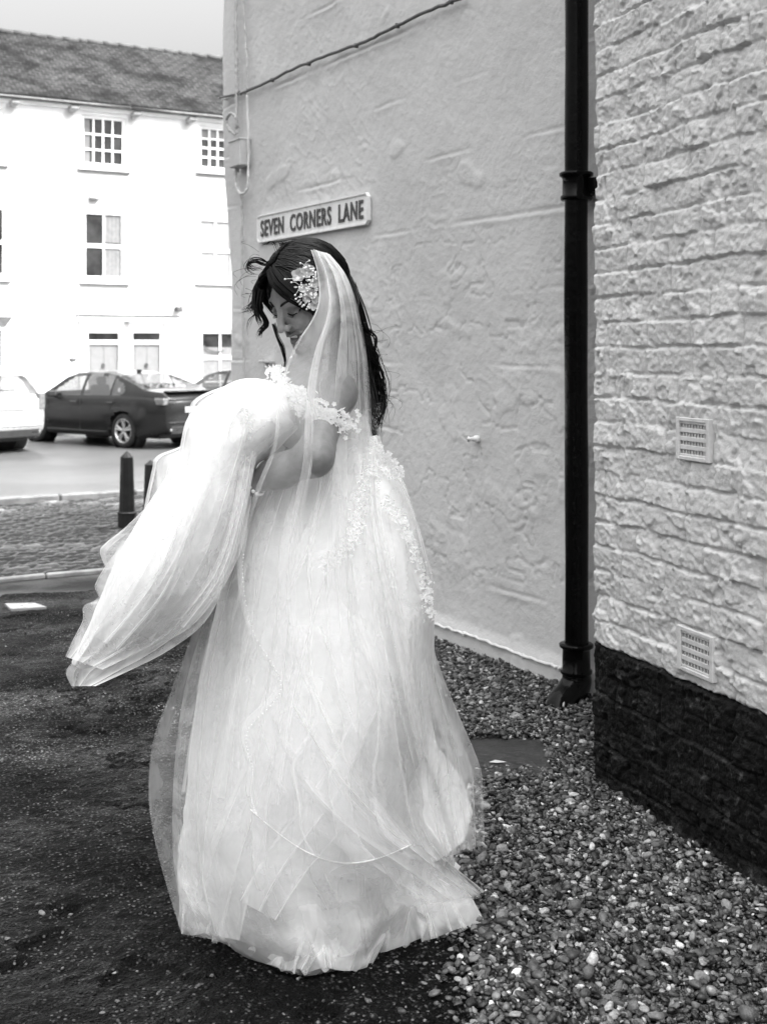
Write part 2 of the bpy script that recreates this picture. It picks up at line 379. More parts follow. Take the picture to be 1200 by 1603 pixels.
X, Y = X[keep], Y[keep]; R = np.clip(r.lognormal(math.log(.0031), .45, len(X)), .0018, .012)
stones('loose_chippings', M_STONE, X, Y, R, R * .12 + .016, 22, np.clip(r.lognormal(math.log(.07), .8, len(X)), .02, .40))
# ------------------------------------------------------------------ worn lane surface with real relief
xl = np.arange(-2.3, .75, .011); yl = np.concatenate([np.arange(1.9, 4.6, .010), np.arange(4.6, 7.6, .018)]); XL, YL_ = np.meshgrid(xl, yl)
hh = .5 + .5 * fbm(XL * 3.1, YL_ * 3.1, 30, 5); rough_ = fbm(XL * 22, YL_ * 22, 31, 4); zt_ = .0045 * fbm(XL * 1.4, YL_ * 1.4, 33, 3) + .0035 * rough_ + .0022 * perlin(XL * 90, YL_ * 90, 2)
ck = gp_(215, 1095); near = np.exp(-(((XL - ck[0]) / .42) ** 2 + ((YL_ - ck[1]) / .42) ** 2)); crk = np.abs(fbm(XL * 6 + .5 * perlin(XL * 9, YL_ * 9), YL_ * 9, 35, 3)); crack = sstep(.10, .02, crk) * near
pot = sstep(.33, .45, fbm(XL * 4.2, YL_ * 4.2, 36, 4)) * sstep(-.2, .3, fbm(XL * .9, YL_ * .9, 37, 2)); zt_ = zt_ - .012 * pot - .014 * crack + .006 * near
dust = np.exp(-(((XL - gp_(60, 1120)[0]) / .75) ** 2 + ((YL_ - gp_(60, 1120)[1]) / .70) ** 2)) + .5 * np.exp(-(((XL + 1.15) / .5) ** 2 + ((YL_ - 6.2) / .7) ** 2)); dust = dust * sstep(-.35, .35, fbm(XL * 2.4, YL_ * 2.4, 38, 5))
tone_ = (.55 + .55 * sstep(-.2, .3, rough_)) * (.9 + 7.5 * dust + 1.8 * near * (1 - crack)) * (1 - .75 * pot) * (1 - .85 * crack) * (1 - .45 * sstep(.0, .5, fbm(XL * .8 + 3, YL_ * .8, 39, 4)))
zl_ = gz(XL * sd_[0] + YL_ * sd_[1]) + .016 + zt_; kind(mk('lane', np.stack([XL, YL_, zl_], -1), gridF(len(yl), len(xl)), m_tarmac(True), smooth=True, col=tone_, origin=(0, 0, 0)), 'structure')
# ------------------------------------------------------------------ rendered gable wall
def m_wallpaint(name, base, bd=.004, rough=.62):
    m, n, out = M_new(name); P = posn(n)
    c = ramp(n, noise(n, P, 1.1, 5, .6), .3, .7, base * .92, base * 1.05)
    c = vmath(n, 'MULTIPLY', c, ramp(n, noise(n, P, 14, 4, .65, .5), .25, .5, .93, 1.0))
    h = vmath(n, 'ADD', noise(n, P, 22, 5, .6), vmath(n, 'MULTIPLY', noise(n, P, 170, 3, .6), .22))
    bsdf(n, out, c, rough, .4, 0, h, bd, 1.0); return m
M_W1 = m_wallpaint('painted_render', .62, .006); M_W2 = m_wallpaint('painted_brick', .62, .006)
def ridge(x): return 1 - np.abs(x)
tb = np.concatenate([np.arange(-.9, 3.42, .0085)]); zb = np.concatenate([np.arange(.03, 3.95, .0085), [4.2, 5.2, 7.6]])
T, Z = np.meshgrid(tb, zb)
e = .010 * fbm(T * .9, Z * .8, 1, 3) + .0035 * fbm(T * 4.2, Z * 3.7, 2, 4)
for k in range(13):                                              # faint joints of the blockwork under the render
    zj = .35 + .325 * k + .006 * perlin(T * 3, k * 3.1) + .004 * perlin(T * 11, k * 1.7)
    w = sstep(-.05, .45, perlin(T * 1.7 + 3 * k, k * 5.3))
    d = Z - zj
    e -= .0052 * w * np.exp(-(d / .006) ** 2); e += .0026 * w * np.exp(-((d + .016) / .010) ** 2)
for k in range(5):
    tj = .5 + .62 * k + .02 * perlin(Z * 3, k * 2.2); w = sstep(.15, .6, perlin(Z * 1.2, k * 8.8)); e -= .004 * w * np.exp(-((T - tj) / .008) ** 2)
w = sstep(.25, .7, fbm(T * 1.3 + 4, Z * 1.2, 7, 3)) + sstep(.55, .15, T) * sstep(.9, 1.3, Z) * sstep(2.3, 1.8, Z) * .9   # patched, crazed areas
rd = np.abs(fbm(T * 4 + .4 * perlin(T * 9, Z * 9), Z * 4.5, 5, 4)); e -= w * .0035 * (sstep(.10, .0, rd)); e += w * .0025 * sstep(.22, .06, rd)
e += .005 * sstep(.52, .75, fbm(T * 2.4, Z * 3.1, 11, 3))
tr = ridge(fbm((T + Z * .7) * 2.4, (Z - T * .7) * 7, 12, 2) * 1.8); e += .0024 * sstep(.86, .99, tr) * sstep(.0, .5, fbm(T * .8, Z * .9, 13, 2))
pit = perlin(T * 17, Z * 17, 8); e -= .005 * sstep(.62, .8, pit) * sstep(.1, .5, perlin(T * 1.7, Z * 1.5, 3))
w3 = sstep(2.1, 1.0, T) * sstep(.2, .5, Z) * sstep(2.4, 1.6, Z); rd2 = np.abs(fbm(T * 2.1 + .3 * perlin(T * 7, Z * 7), Z * 2.6, 25, 5)); e -= .0055 * w3 * sstep(.035, .0, rd2); e += .0035 * w3 * sstep(.25, .45, fbm(T * 3.2, Z * 3.6, 26, 5))   # hairline cracks and filled patches
e += .012 * sstep(.16, .10, Z)                                   # plinth band stands slightly proud
edge = sstep(3.05, 3.42, T); e -= .10 * edge ** 3                # rounded, worn street corner
lean = .10 * sstep(1.85, 2.75, Z) * sstep(2.4, 3.42, T) * 1.3 + .09 * sstep(2.4, 3.42, T) + edge * .014 * fbm(Z * 2.2, 0.3, 0, 3)
V = W1.P(T + lean, Z, e)
bld = empty('rendered_building', W1.P(1.3, 0, 0) + [0, 0, gz(6)])
tag(bld, 'pale painted rendered building with faint block joints behind the bride', 'building')
mk('wall', V, gridF(len(zb), len(tb))[:, ::-1], M_W1, bld, smooth=True)
mb = MB()                                                        # dark brick footing below the render
mb.box(W1.P(1.2, -.26, -.085), (2.12, .065, .30), W1.ax()); mb.build('footing', mat('dark_footing', .035, .3, 12, .8, bump=.01, bscale=30), bld)
mb = MB()                                                        # the rest of the building
A = W1.P(-1.15, 0, -.12)[:2]; B = W1.P(3.33, 0, -.16)[:2]; C = B + FC.d * 7.5; D = A + FC.d * 7.5
for z0, z1 in ((-.5, 7.55),):
    P8 = [(*p, z) for z in (z0, z1) for p in (A, B, C, D)]
    mb.add(P8, [(1, 2, 6, 5), (2, 3, 7, 6), (3, 0, 4, 7), (4, 5, 6, 7), (0, 1, 5, 4)])
mb.build('side_wall', M_W1, bld)
# ------------------------------------------------------------------ painted brick wall
sb = np.concatenate([np.arange(0, 1.25, .0042), np.arange(1.26, 1.9, .012), [2.4, 4, 6, 9]])
z1_ = np.concatenate([np.arange(.47, 2.75, .0042), np.arange(2.76, 3.3, .02), [4, 6, 7.6]]); z0_ = np.append(np.arange(-.08, .47, .0042), .47)
def brick_e(S, Z, paint):
    wz = Z + .007 * perlin(S * 2.1, Z * 2.0, 4) + .007 * perlin(S * 9, Z * 6, 5) - .02 * (S - .5) * .15; ws = S + .010 * perlin(S * 3, Z * 6, 6)
    r_ = np.floor(wz / .078); fz = wz / .078 - r_; half = (np.floor(r_ * .5) % 2 == 0)
    L_ = np.where((r_.astype(int) % 3) == 1, .118, .228); fs = ws / L_ + .5 * (r_ % 2) + .31 * np.sin(r_ * 4.1); c_ = np.floor(fs); fs = fs - c_
    edv = np.minimum(fs, 1 - fs) * L_ + .003 * fbm(S * 40, Z * 40, 6, 3); edh = np.minimum(fz, 1 - fz) * .078 + .004 * fbm(S * 38, Z * 38, 1, 3); hb = np.sin(r_ * 12.9898 + c_ * 78.233) * 43758.5453; hb -= np.floor(hb)
    jh = sstep(.0020, .0070, edh); jv = sstep(.0015, .0065, edv); joint = np.minimum(jh, jv)
    fill = sstep(-.30, .35, fbm(S * 6.5, Z * 9.2, 8, 3) + .06)     # smeared mortar and paint hide many of the joints
    ft = np.clip(fill * .95, 0, 1); up = sstep(.0, .25, perlin(S * 2.4 + 7, Z * 13, 9))
    dep = .0105 * (1 - ft * (.55 + .4 * up)) * (1.0 if paint else .9)
    fv = np.clip(sstep(-.1, .5, fbm(S * 7 + 5, Z * 9, 18, 3)), 0, 1); e = -np.maximum(dep * (1 - jh), .0105 * (1 - .6 * fv) * (1 - jv)) + (hb - .5) * .008 * joint + ((fs - .5) * (np.sin(hb * 91) * .007) + (fz - .5) * (np.cos(hb * 57) * .007)) * joint
    e += .0024 * fbm(S * 10, Z * 14, 2, 4) + .0034 * fbm(S * 48, Z * 55, 3, 3) + .0010 * perlin(S * 190, Z * 190, 5)
    fl = fbm(S * 6.5, Z * 7.5, 14, 4); e -= .0065 * sstep(.34, .38, fl)                     # flaked paint with sharp rims
    fl2 = fbm(S * 4.4 + 9, Z * 3.0, 15, 4); e += .0060 * sstep(.26, .29, fl2) * sstep(.75, .5, fl2)  # trowelled patches
    cl = perlin(S * 28, Z * 40, 10); e += .0055 * sstep(.42, .70, cl)
    return e + .007 * fbm(S * 1.3, Z * 1.1, 20, 2)
S, Z = np.meshgrid(sb, z1_); br = empty('brick_building', W2.P(1.0, 0, -1.0)); tag(br, 'pale painted rough brick building with a black plinth at right', 'building')
E = brick_e(S, Z, True); jag = .006 * perlin(S * 14, 2.2) * sstep(.50, .47, Z)
ABR = []
for u0, u1, va, vb in ((1061, 1113, 652, 718), (1063, 1119, 977, 1046)):
    s0, zt = W2.hit(u0, va); s1, _ = W2.hit(u1, va); _, zb_ = W2.hit(u0, vb); ABR.append((s0, s1, zb_, zt))
FQ = gridF(len(z1_), len(sb))[:, ::-1]; cs, cz = S.ravel()[FQ].mean(1), Z.ravel()[FQ].mean(1); kp = np.ones(len(FQ), bool)
for s0, s1, zb_, zt in ABR: kp &= ~((cs > s0 + .012) & (cs < s1 - .012) & (cz > zb_ + .012) & (cz < zt - .012))
mk('wall', W2.P(S, Z + jag, E), FQ[kp], M_W2, br, smooth=True)
S, Z = np.meshgrid(sb, z0_); E0 = brick_e(S, Z, False); foot = sstep(.05, -.03, Z + .05 * perlin(S * 6, 1.1)) * .03; E0 = E0 + foot * (1 + .5 * perlin(S * 12, Z * 12)) + .004
jag = .006 * perlin(S * 14, 2.2) * sstep(.44, .47, Z)
def m_black():
    m, n, out = M_new('black_paint'); P = posn(n)
    c = ramp(n, noise(n, P, 5, 6, .65, .4), .42, .70, .0015, .006); c = vmath(n, 'ADD', c, ramp(n, noise(n, P, 26, 5, .7), .57, .72, 0, .085))
    z = nd(n, 'ShaderNodeSeparateXYZ'); n.links.new(P, z.inputs[0]); c = vmath(n, 'ADD', c, vmath(n, 'MULTIPLY', ramp(n, z.outputs['Z'], .0, .09, 1, 0), ramp(n, noise(n, P, 11, 5, .7), .48, .66, 0, .07)))
    bsdf(n, out, c, ramp(n, noise(n, P, 9, 3), .35, .65, .45, .75), .2, 0, noise(n, P, 90, 4), .006); return m
mk('plinth', W2.P(S, Z + jag, E0), gridF(len(z0_), len(sb))[:, ::-1], m_black(), br, smooth=True)
mb = MB()
rn = np.array([-W2.n[0], -W2.n[1]]); A = W2.P(.004, 0, -.015)[:2]; B = W2.P(9, 0, -.1)[:2]; C = B + rn * 7; D = A + rn * 7
P8 = [(*p, z) for z in (-.2, 7.55) for p in (A, B, C, D)]
mb.add(P8, [(1, 2, 6, 5), (2, 3, 7, 6), (3, 0, 4, 7), (4, 5, 6, 7)]); mb.build('side_wall', M_W2, br)
# ------------------------------------------------------------------ air bricks
M_AIR = mat('air_brick_paint', .60, .1, 20, .6, bump=.002, bscale=80); M_HOLE = mat('vent_dark', .02, .1, 5, .9)
def air_brick(u0, u1, va, vb):
    s0, zt = W2.hit(u0, va); s1, _ = W2.hit(u1, va); _, zb_ = W2.hit(u0, vb)
    w = s1 - s0; h = zt - zb_; c = W2.P((s0 + s1) / 2, (zt + zb_) / 2, -.002); ax = W2.ax(); cols, rows = 9, 4
    e0 = empty('air_brick', c, br)
    mb = MB(); bw_ = w * .10; bh = h * .10
    for sg in (-1, 1):
        mb.box(c + ax[0] * sg * (w / 2 - bw_ / 2), (bw_ / 2, .012, h / 2), ax, .002)
        mb.box(c + ax[2] * sg * (h / 2 - bh / 2), (w / 2 - bw_, .0115, bh / 2), ax, .002)
    iw = w - 2 * bw_; ih = h - 2 * bh; pw = iw / cols; ph = ih / rows
    for i in range(1, cols): mb.box(c + ax[1] * .003 + ax[0] * (-iw / 2 + i * pw), (pw * .17, .003, ih / 2 - .001), ax)
    for j in range(rows + 1): mb.box(c + ax[2] * (-ih / 2 + min(max(j * ph, ph * .12), ih - ph * .12)) + ax[1] * .003, (iw / 2 - .001, .005, ph * (.26 if 0 < j < rows else .12)), ax, .001)
    mb.build('grille', M_AIR, e0); mb = MB(); mb.box(c - ax[1] * .024, (iw / 2 + .003, .012, ih / 2 + .003), ax); mb.build('cavity', M_HOLE, e0)
air_brick(1061, 1113, 652, 718); air_brick(1063, 1119, 977, 1046)
# ------------------------------------------------------------------ drain pipe
M_PIPE = mat('black_gloss', .003, .3, 20, .13, .12, rvar=.05, bump=.0015, bscale=30)
pc = W1.P(-.232, 0, .085)
dp = empty('drainpipe', [*pc[:2], .0]); tag(dp, 'black glossy cast iron drainpipe between the two pale walls', 'drainpipe')
mb = MB(); pts = [[*(pc[:2] + .002 * np.array([math.sin(z * 3), math.cos(z * 2)])), z] for z in np.arange(.14, 3.9, .06)]
mb.tube(pts, [.046 + .0008 * math.sin(p[2] * 9) for p in pts], 24); mb.build('pipe', M_PIPE, dp, True)
for zc, big in ((2.03, 0), (.19, 1)):
    mb = MB(); hh = .055 if not big else .06
    mb.lathe([*pc[:2], zc], [(.047, -hh), (.058, -hh), (.062, -hh + .006), (.062, -hh + .016), (.055, -hh + .022), (.054, hh - .026), (.057, hh - .02), (.066, hh - .014), (.067, hh - .004), (.062, hh), (.047, hh + .002)], 28)
    c_ = mb.build('collar', M_PIPE, dp, True)
    if not big:
        m2 = MB()
        for sg in (-1, 1): m2.box(np.array([*pc[:2], zc]) + W1.ax()[0] * sg * .075 - W1.ax()[1] * .03, (.022, .02, .028), W1.ax(), .004)
        m2.box(np.array([*pc[:2], zc - .01]) - W1.ax()[1] * .06, (.05, .03, .02), W1.ax()); m2.build('bracket', M_PIPE, dp)
el = catmull([[*pc[:2], .14], [*pc[:2], .095], [*(pc[:2] + W1.n * .035 + [0, -.01]), .055], [*(pc[:2] + W1.n * .085 + [0, -.03]), .02], [*(pc[:2] + W1.n * .105 + [0, -.05]), -.03], [*(pc[:2] + W1.n * .107 + [0, -.05]), -.12]], 18)
mb = MB(); mb.tube(el, np.interp(np.arange(18), [0, 4, 14, 15, 17], [.054, .060, .064, .070, .072]), 22); mb.build('shoe', M_PIPE, dp, True)
# ------------------------------------------------------------------ street sign
def quad_on(fr, u0, u1, vt0, vb0, vt1, vb1):
    ta, za = fr.hit(u0, vt0); _, zb2 = fr.hit(u0, vb0); tb2, zc = fr.hit(u1, vt1); _, zd = fr.hit(u1, vb1)
    return ta, tb2, za, zb2, zc, zd
tl, tr_, za, zb2, zc, zd = quad_on(W1, 408.5, 582.5, 338, 381.5, 301, 351)
zt = (za + zc) / 2; zl = (zb2 + zd) / 2; sw = tl - tr_; sh_ = zt - zl; tc_ = (tl + tr_) / 2; zm = (zt + zl) / 2
roll = ((za + zb2) / 2 - (zc + zd) / 2) / sw                        # slight tilt of the plate
axs = np.stack([-W1.ax()[0], W1.ax()[1], W1.ax()[2]]); axs[0] = axs[0] + np.array([0, 0, -roll]); axs[2] = axs[2] + roll * -W1.ax()[0] * -1
sc = W1.P(tc_, zm, .016)
sg = empty('street_sign', sc - [0, 0, sh_ / 2]); tag(sg, 'white street name sign with black raised capitals on pale wall', 'sign')
M_SIGN = mat('sign_white', .85, .05, 8, .35, bump=.0006, bscale=40); M_LET = mat('sign_black', .05, .3, 40, .5)
def plate(w, h, ch, d0, d1):
    o = [(-w + ch, -h), (w - ch, -h), (w, -h + ch), (w, h - ch), (w - ch, h), (-w + ch, h), (-w, h - ch), (-w, -h + ch)]
    V = [[x, d0, z] for x, z in o] + [[x, d1, z] for x, z in o]; V = sc + np.array(V) @ axs
    return V, [list(range(8))[::-1], list(range(8, 16))] + [[i, (i + 1) % 8, 8 + (i + 1) % 8, 8 + i] for i in range(8)]
mb = MB(); mb.add(*plate(sw / 2, sh_ / 2, .022, -.008, .006)); mb.build('plate', M_SIGN, sg)
mb = MB(); w, h, ch = sw / 2, sh_ / 2, .022                          # raised rim
def ringv(k, d): return sc + np.array([[x, d, z] for x, z in [(-w + ch + 0, -h + k), (w - ch, -h + k), (w - k, -h + ch), (w - k, h - ch), (w - ch, h - k), (-w + ch, h - k), (-w + k, h - ch), (-w + k, -h + ch)]]) @ axs
V = np.concatenate([ringv(0, .0065), ringv(.001, .013), ringv(.009, .013), ringv(.011, .0065)])
mb.add(V, [[a * 8 + i, a * 8 + (i + 1) % 8, (a + 1) * 8 + (i + 1) % 8, (a + 1) * 8 + i] for a in range(3) for i in range(8)]); mb.build('rim', M_SIGN, sg)
cu = bpy.data.curves.new('lettering', 'FONT'); cu.body = 'SEVEN  CORNERS  LANE'; cu.size = 1; cu.extrude = .02; cu.offset = .018; cu.resolution_u = 4; cu.space_character = 1.12
to = bpy.data.objects.new('lettering_source', cu); COL.objects.link(to); dg = bpy.context.evaluated_depsgraph_get(); me = bpy.data.meshes.new_from_object(to.evaluated_get(dg))
V = np.array([v.co[:] for v in me.vertices]); Fl = [list(p.vertices) for p in me.polygons]; bpy.data.objects.remove(to); bpy.data.meshes.remove(me)
mn, mx = V.min(0), V.max(0); V = (V - (mn + mx) / 2) / (mx - mn)
V = np.stack([V[:, 0] * sw * .925, .0075 + (V[:, 2] + .5) * .004, V[:, 1] * sh_ * .60], 1)
mk('lettering', sc + V @ axs, Fl, M_LET, sg)
# ------------------------------------------------------------------ cables, conduit, box
M_CAB = mat('painted_cable', .48, .15, 30, .6); M_CABD = mat('dark_cable', .10, .25, 30, .6); M_BOX = mat('painted_box', .55, .08, 12, .5, bump=.001, bscale=60)
def cable(name, pts, r, m, label, cat, e=.03, clips=None, n=60):
    P = catmull([W1.P(*W1.hit(u, v), e if len(q) == 0 else q[0]) for u, v, *q in pts], n)
    P += np.random.default_rng(len(label)).normal(0, .0022, P.shape) * 1
    ob = empty(name, P[0]); mb = MB(); mb.tube(P, r, 8); mb.build('cable', m, ob, True)
    if clips:
        for i in np.linspace(3, n - 4, clips).astype(int):
            mb = MB(); mb.box(P[i] - W1.ax()[1] * .004, (.007, r + .002, r + .003), W1.ax(), .002); mb.build('clip', m, ob)
    tag(ob, label, cat); return ob
cable('wall_cable', [(352, 154), (365, 151), (392, 144), (430, 127), (470, 107), (520, 88), (575, 68), (620, 46), (680, 18), (735, -4)], .009, M_CABD, 'dark cable sagging diagonally across the top of the pale wall', 'cable', clips=7)
cable('wall_cable', [(354, 156), (372, 152), (385, 146), (394, 140), (394, 100), (391, 60), (389, 20), (388, -10)], .007, M_CAB, 'pale painted cable rising beside the conduit above the junction box', 'cable', clips=4)
cable('conduit', [(377, -10), (377.5, 60), (378.5, 130), (379, 210)], .011, M_CAB, 'straight painted conduit running down into the junction box', 'conduit', e=.035, clips=3)
cable('wall_cable', [(381, 262, .05), (382, 285, .05), (385, 310), (386, 345), (386, 420), (388, 500), (389, 580), (390, 640)], .008, M_CAB, 'painted cable running down the wall from under the junction box', 'cable', clips=5)
cable('cable_loop', [(381.5, 266, .06), (381, 285, .055), (384, 299, .05), (390, 304, .045), (396, 298, .04), (397.5, 280, .04), (397, 262, .035), (396, 215), (394, 150)], .007, mat('pale_cable', .7, .1, 9, .5), 'pale loop of cable hanging under the junction box', 'cable')
cable('cable_loop', [(379, 212), (372, 205, .05), (368, 195, .06), (370, 184, .06), (376, 179, .06), (381, 186, .05), (380, 200)], .009, M_CAB, 'short cable loop standing just above the junction box', 'cable', e=.045)
cable('wall_cable', [(660, 966), (690, 977), (730, 990), (780, 1008), (830, 1028), (868, 1040), (884, 1046)], .0065, mat('white_cable', .72, .1, 9, .5), 'thin white cable clipped low along the foot of the pale wall', 'cable', e=.022, clips=4)
t1, z0 = W1.hit(394, 217, .0); t0 = t1 + .17; _, z1 = W1.hit(378, 262, .04); bc = W1.P((t0 + t1) / 2, (z0 + z1) / 2, .04)
jb = empty('junction_box', bc); tag(jb, 'painted grey junction box on the wall near the street corner', 'junction box')
mb = MB(); mb.box(bc, (abs(t0 - t1) / 2 * .95, .038, (z0 - z1) / 2 * .95), W1.ax(), .006); mb.build('case', M_BOX, jb)
mb = MB(); mb.box(bc + W1.ax()[2] * ((z0 - z1) / 2 * .96) + W1.ax()[1] * .004, (abs(t0 - t1) / 2 * .99, .040, .006), W1.ax(), .002); mb.build('lid', M_BOX, jb)
mb = MB(); p = W1.P(*W1.hit(748, 687), .012); mb.lathe(p, [(.016, -.012), (.017, .004), (.011, .012), (.008, .034), (.013, .04), (.0, .045)], 12, np.array([W1.ax()[0], W1.ax()[2], W1.ax()[1]]))
tag(mb.build('wall_hook', M_SIGN, smooth=True), 'small pale hook fixed low on the rendered wall right of the bride', 'hook')
mb = MB(); p = W1.P(*W1.hit(424, 566), .03); mb.box(p, (.07, .02, .008), W1.ax(), .003); mb.box(p - [0, 0, .022], (.015, .014, .018), W1.ax(), .003)
tag(mb.build('wall_bracket', M_BOX), 'small flat bracket on the wall in front of the bride\'s chin', 'bracket')
# ------------------------------------------------------------------ covers in the ground
def gp(u, v, z=0.0):
    Yg = 3.0
    for _ in range(30):
        Xg = (u - CX) / F * Yg; zg = gz(Xg * sd_[0] + Yg * sd_[1]) + z; Yg = (H - zg) * F / (v - HZ)
    return np.array([(u - CX) / F * Yg, Yg, zg])
M_IRON = mat('cast_iron', .045, .4, 25, .45, .5, bump=.003, bscale=60)
dc = empty('drain_cover', gp(800, 1200)); tag(dc, 'dark ribbed drain cover lying in the gravel', 'drain cover')
a, b, c, d = gp(735, 1222, .040), gp(860, 1210, .040), gp(812, 1179, .040), gp(710, 1186, .040)
ctr = (a + b + c + d) / 4; ex = (b - a + c - d) / 2; ey = (d - a + c - b) / 2; hx, hy = np.linalg.norm(ex) / 2, np.linalg.norm(ey) / 2; exu = ex / np.linalg.norm(ex); eyu = np.array([-exu[1], exu[0], 0])
mb = MB(); mb.box(ctr - [0, 0, .012], (hx, hy, .012), [exu, eyu, [0, 0, 1]], .003); mb.build('plate', M_IRON, dc)
mb = MB()
for i in range(17): mb.box(ctr + eyu * (-hy + hy * 2 * (i + .5) / 17) + [0, 0, .002], (hx * .95, hy * .03, .003), [exu, eyu, [0, 0, 1]], .001)
mb.build('rib', M_IRON, dc)
fl_ = tag(mk('leaf', (lambda c0: c0 + np.array([[-.030, 0, 0], [-.008, .011, .004], [.03, .002, 0], [-.004, -.010, .001]]))(gp(779, 1193, .050)), [(0, 1, 2), (0, 2, 3)], mat('pale_leaf', .6, .1, 5, .6)), 'tiny pale leaf lying on the ribbed drain cover', 'leaf')
a, b, c, d = gp(17, 953, .029), gp(73, 950, .029), gp(55, 943.5, .029), gp(8, 944.5, .029)
mb = MB(); mb.add([a, b, c, d, a - [0, 0, .02], b - [0, 0, .02], c - [0, 0, .02], d - [0, 0, .02]], [(0, 1, 2, 3), (0, 4, 5, 1), (1, 5, 6, 2), (2, 6, 7, 3), (3, 7, 4, 0)])
tag(mb.build('metal_plate', mat('pale_metal', .30, .1, 9, .35, .6)), 'small pale metal plate let into the dark tarmac at left', 'cover')
# ================================================================== terrace across the street
M_WHITE = mat('white_render', .74, .04, 3, .7, bump=.003, bscale=20); M_FRAME = mat('white_gloss', .82, .03, 6, .35)
M_GLASS = mat('window_glass', .03, .6, 1.6, .08, .5, rvar=.03); M_CURT = mat('net_curtain', .16, .12, 9, .8); M_SILL = mat('dark_sill', .07, .3, 9, .7); M_DOOR = mat('grey_door', .17, .06, 8, .45)
M_GUT = mat('black_gutter', .03, .3, 9, .4)
def m_slate():
    m, n, out = M_new('weathered_slate'); P = posn(n)
    bk = nd(n, 'ShaderNodeTexBrick'); bk.inputs['Scale'].default_value = 1.0
    uv = nd(n, 'ShaderNodeAttribute'); uv.attribute_name = 'roofuv'; n.links.new(uv.outputs['Vector'], bk.inputs['Vector'])
    bk.inputs['Color1'].default_value = (.010, .010, .010, 1); bk.inputs['Color2'].default_value = (.026, .026, .026, 1); bk.inputs['Mortar'].default_value = (.05, .05, .05, 1)
    for k, v in (('Mortar Size', .012), ('Brick Width', .26), ('Row Height', .17)): bk.inputs[k].default_value = v
    c = vmath(n, 'MULTIPLY', bk.outputs['Color'], ramp(n, noise(n, P, .9, 6, .65, .5), .34, .64, .35, 1.5)); c = vmath(n, 'MULTIPLY', c, ramp(n, noise(n, P, 9, 4, .7), .3, .7, .6, 1.4))
    bsdf(n, out, c, .85, .12, 0, bk.outputs['Fac'], -.02); return m
M_SLATE = m_slate(); M_RIDGE = mat('ridge_tile', .07, .3, 3, .8, bump=.01, bscale=12)
ZG = -.52 + .12
EAV = FC.hit(175, 170)[1]
def rect(u0, v0, u1, v1):
    um, vm = (u0 + u1) / 2, (v0 + v1) / 2
    a0, _ = FC.hit(u0, vm); a1, _ = FC.hit(u1, vm); return a0, FC.hit(um, v1)[1], a1, FC.hit(um, v0)[1]
FA = FC.ax()
def fbox(mb, a0, z0, a1, z1, e0, e1, bev=0): return mb.box(FC.P((a0 + a1) / 2, (z0 + z1) / 2, (e0 + e1) / 2), (abs(a1 - a0) / 2, abs(e1 - e0) / 2, abs(z1 - z0) / 2), FA, bev)
def facade(name, label, a0, a1, opens, parent_org):
    """wall with real openings; opens = list of rects"""
    h = empty(name, FC.P((a0 + a1) / 2, ZG - .1, 0)); tag(h, label, 'house', 'terrace across the street')
    As = sorted({a0, a1, *[x for r_ in opens for x in (r_[0], r_[2]) if a0 < x < a1]}); Zs = sorted({ZG - .15, EAV, *[x for r_ in opens for x in (r_[1], r_[3])]})
    mb = MB()
    for i in range(len(As) - 1):
        for j in range(len(Zs) - 1):
            ca, cz = (As[i] + As[i + 1]) / 2, (Zs[j] + Zs[j + 1]) / 2
            if any(r_[0] < ca < r_[2] and r_[1] < cz < r_[3] for r_ in opens): continue
            mb.add([FC.P(As[i], Zs[j]), FC.P(As[i + 1], Zs[j]), FC.P(As[i + 1], Zs[j + 1]), FC.P(As[i], Zs[j + 1])], [(0, 1, 2, 3)])
    for r_ in opens:                                            # reveals
        p = [FC.P(r_[0], r_[1]), FC.P(r_[2], r_[1]), FC.P(r_[2], r_[3]), FC.P(r_[0], r_[3])]; q = [FC.P(r_[0], r_[1], -.14), FC.P(r_[2], r_[1], -.14), FC.P(r_[2], r_[3], -.14), FC.P(r_[0], r_[3], -.14)]
        mb.add(p + q, [(0, 1, 5, 4), (1, 2, 6, 5), (2, 3, 7, 6), (3, 0, 4, 7)])
    p = [FC.P(a, z, e) for z in (ZG - .15, EAV) for a, e in ((a0, -6.5), (a1, -6.5), (a1, -.2), (a0, -.2))]
    mb.add(p, [(0, 1, 5, 4), (1, 2, 6, 5), (3, 0, 4, 7)])
    mb.build('wall', M_WHITE, h)
    return h
M_BLIND = mat('window_blind', .24, .05, 9, .7)
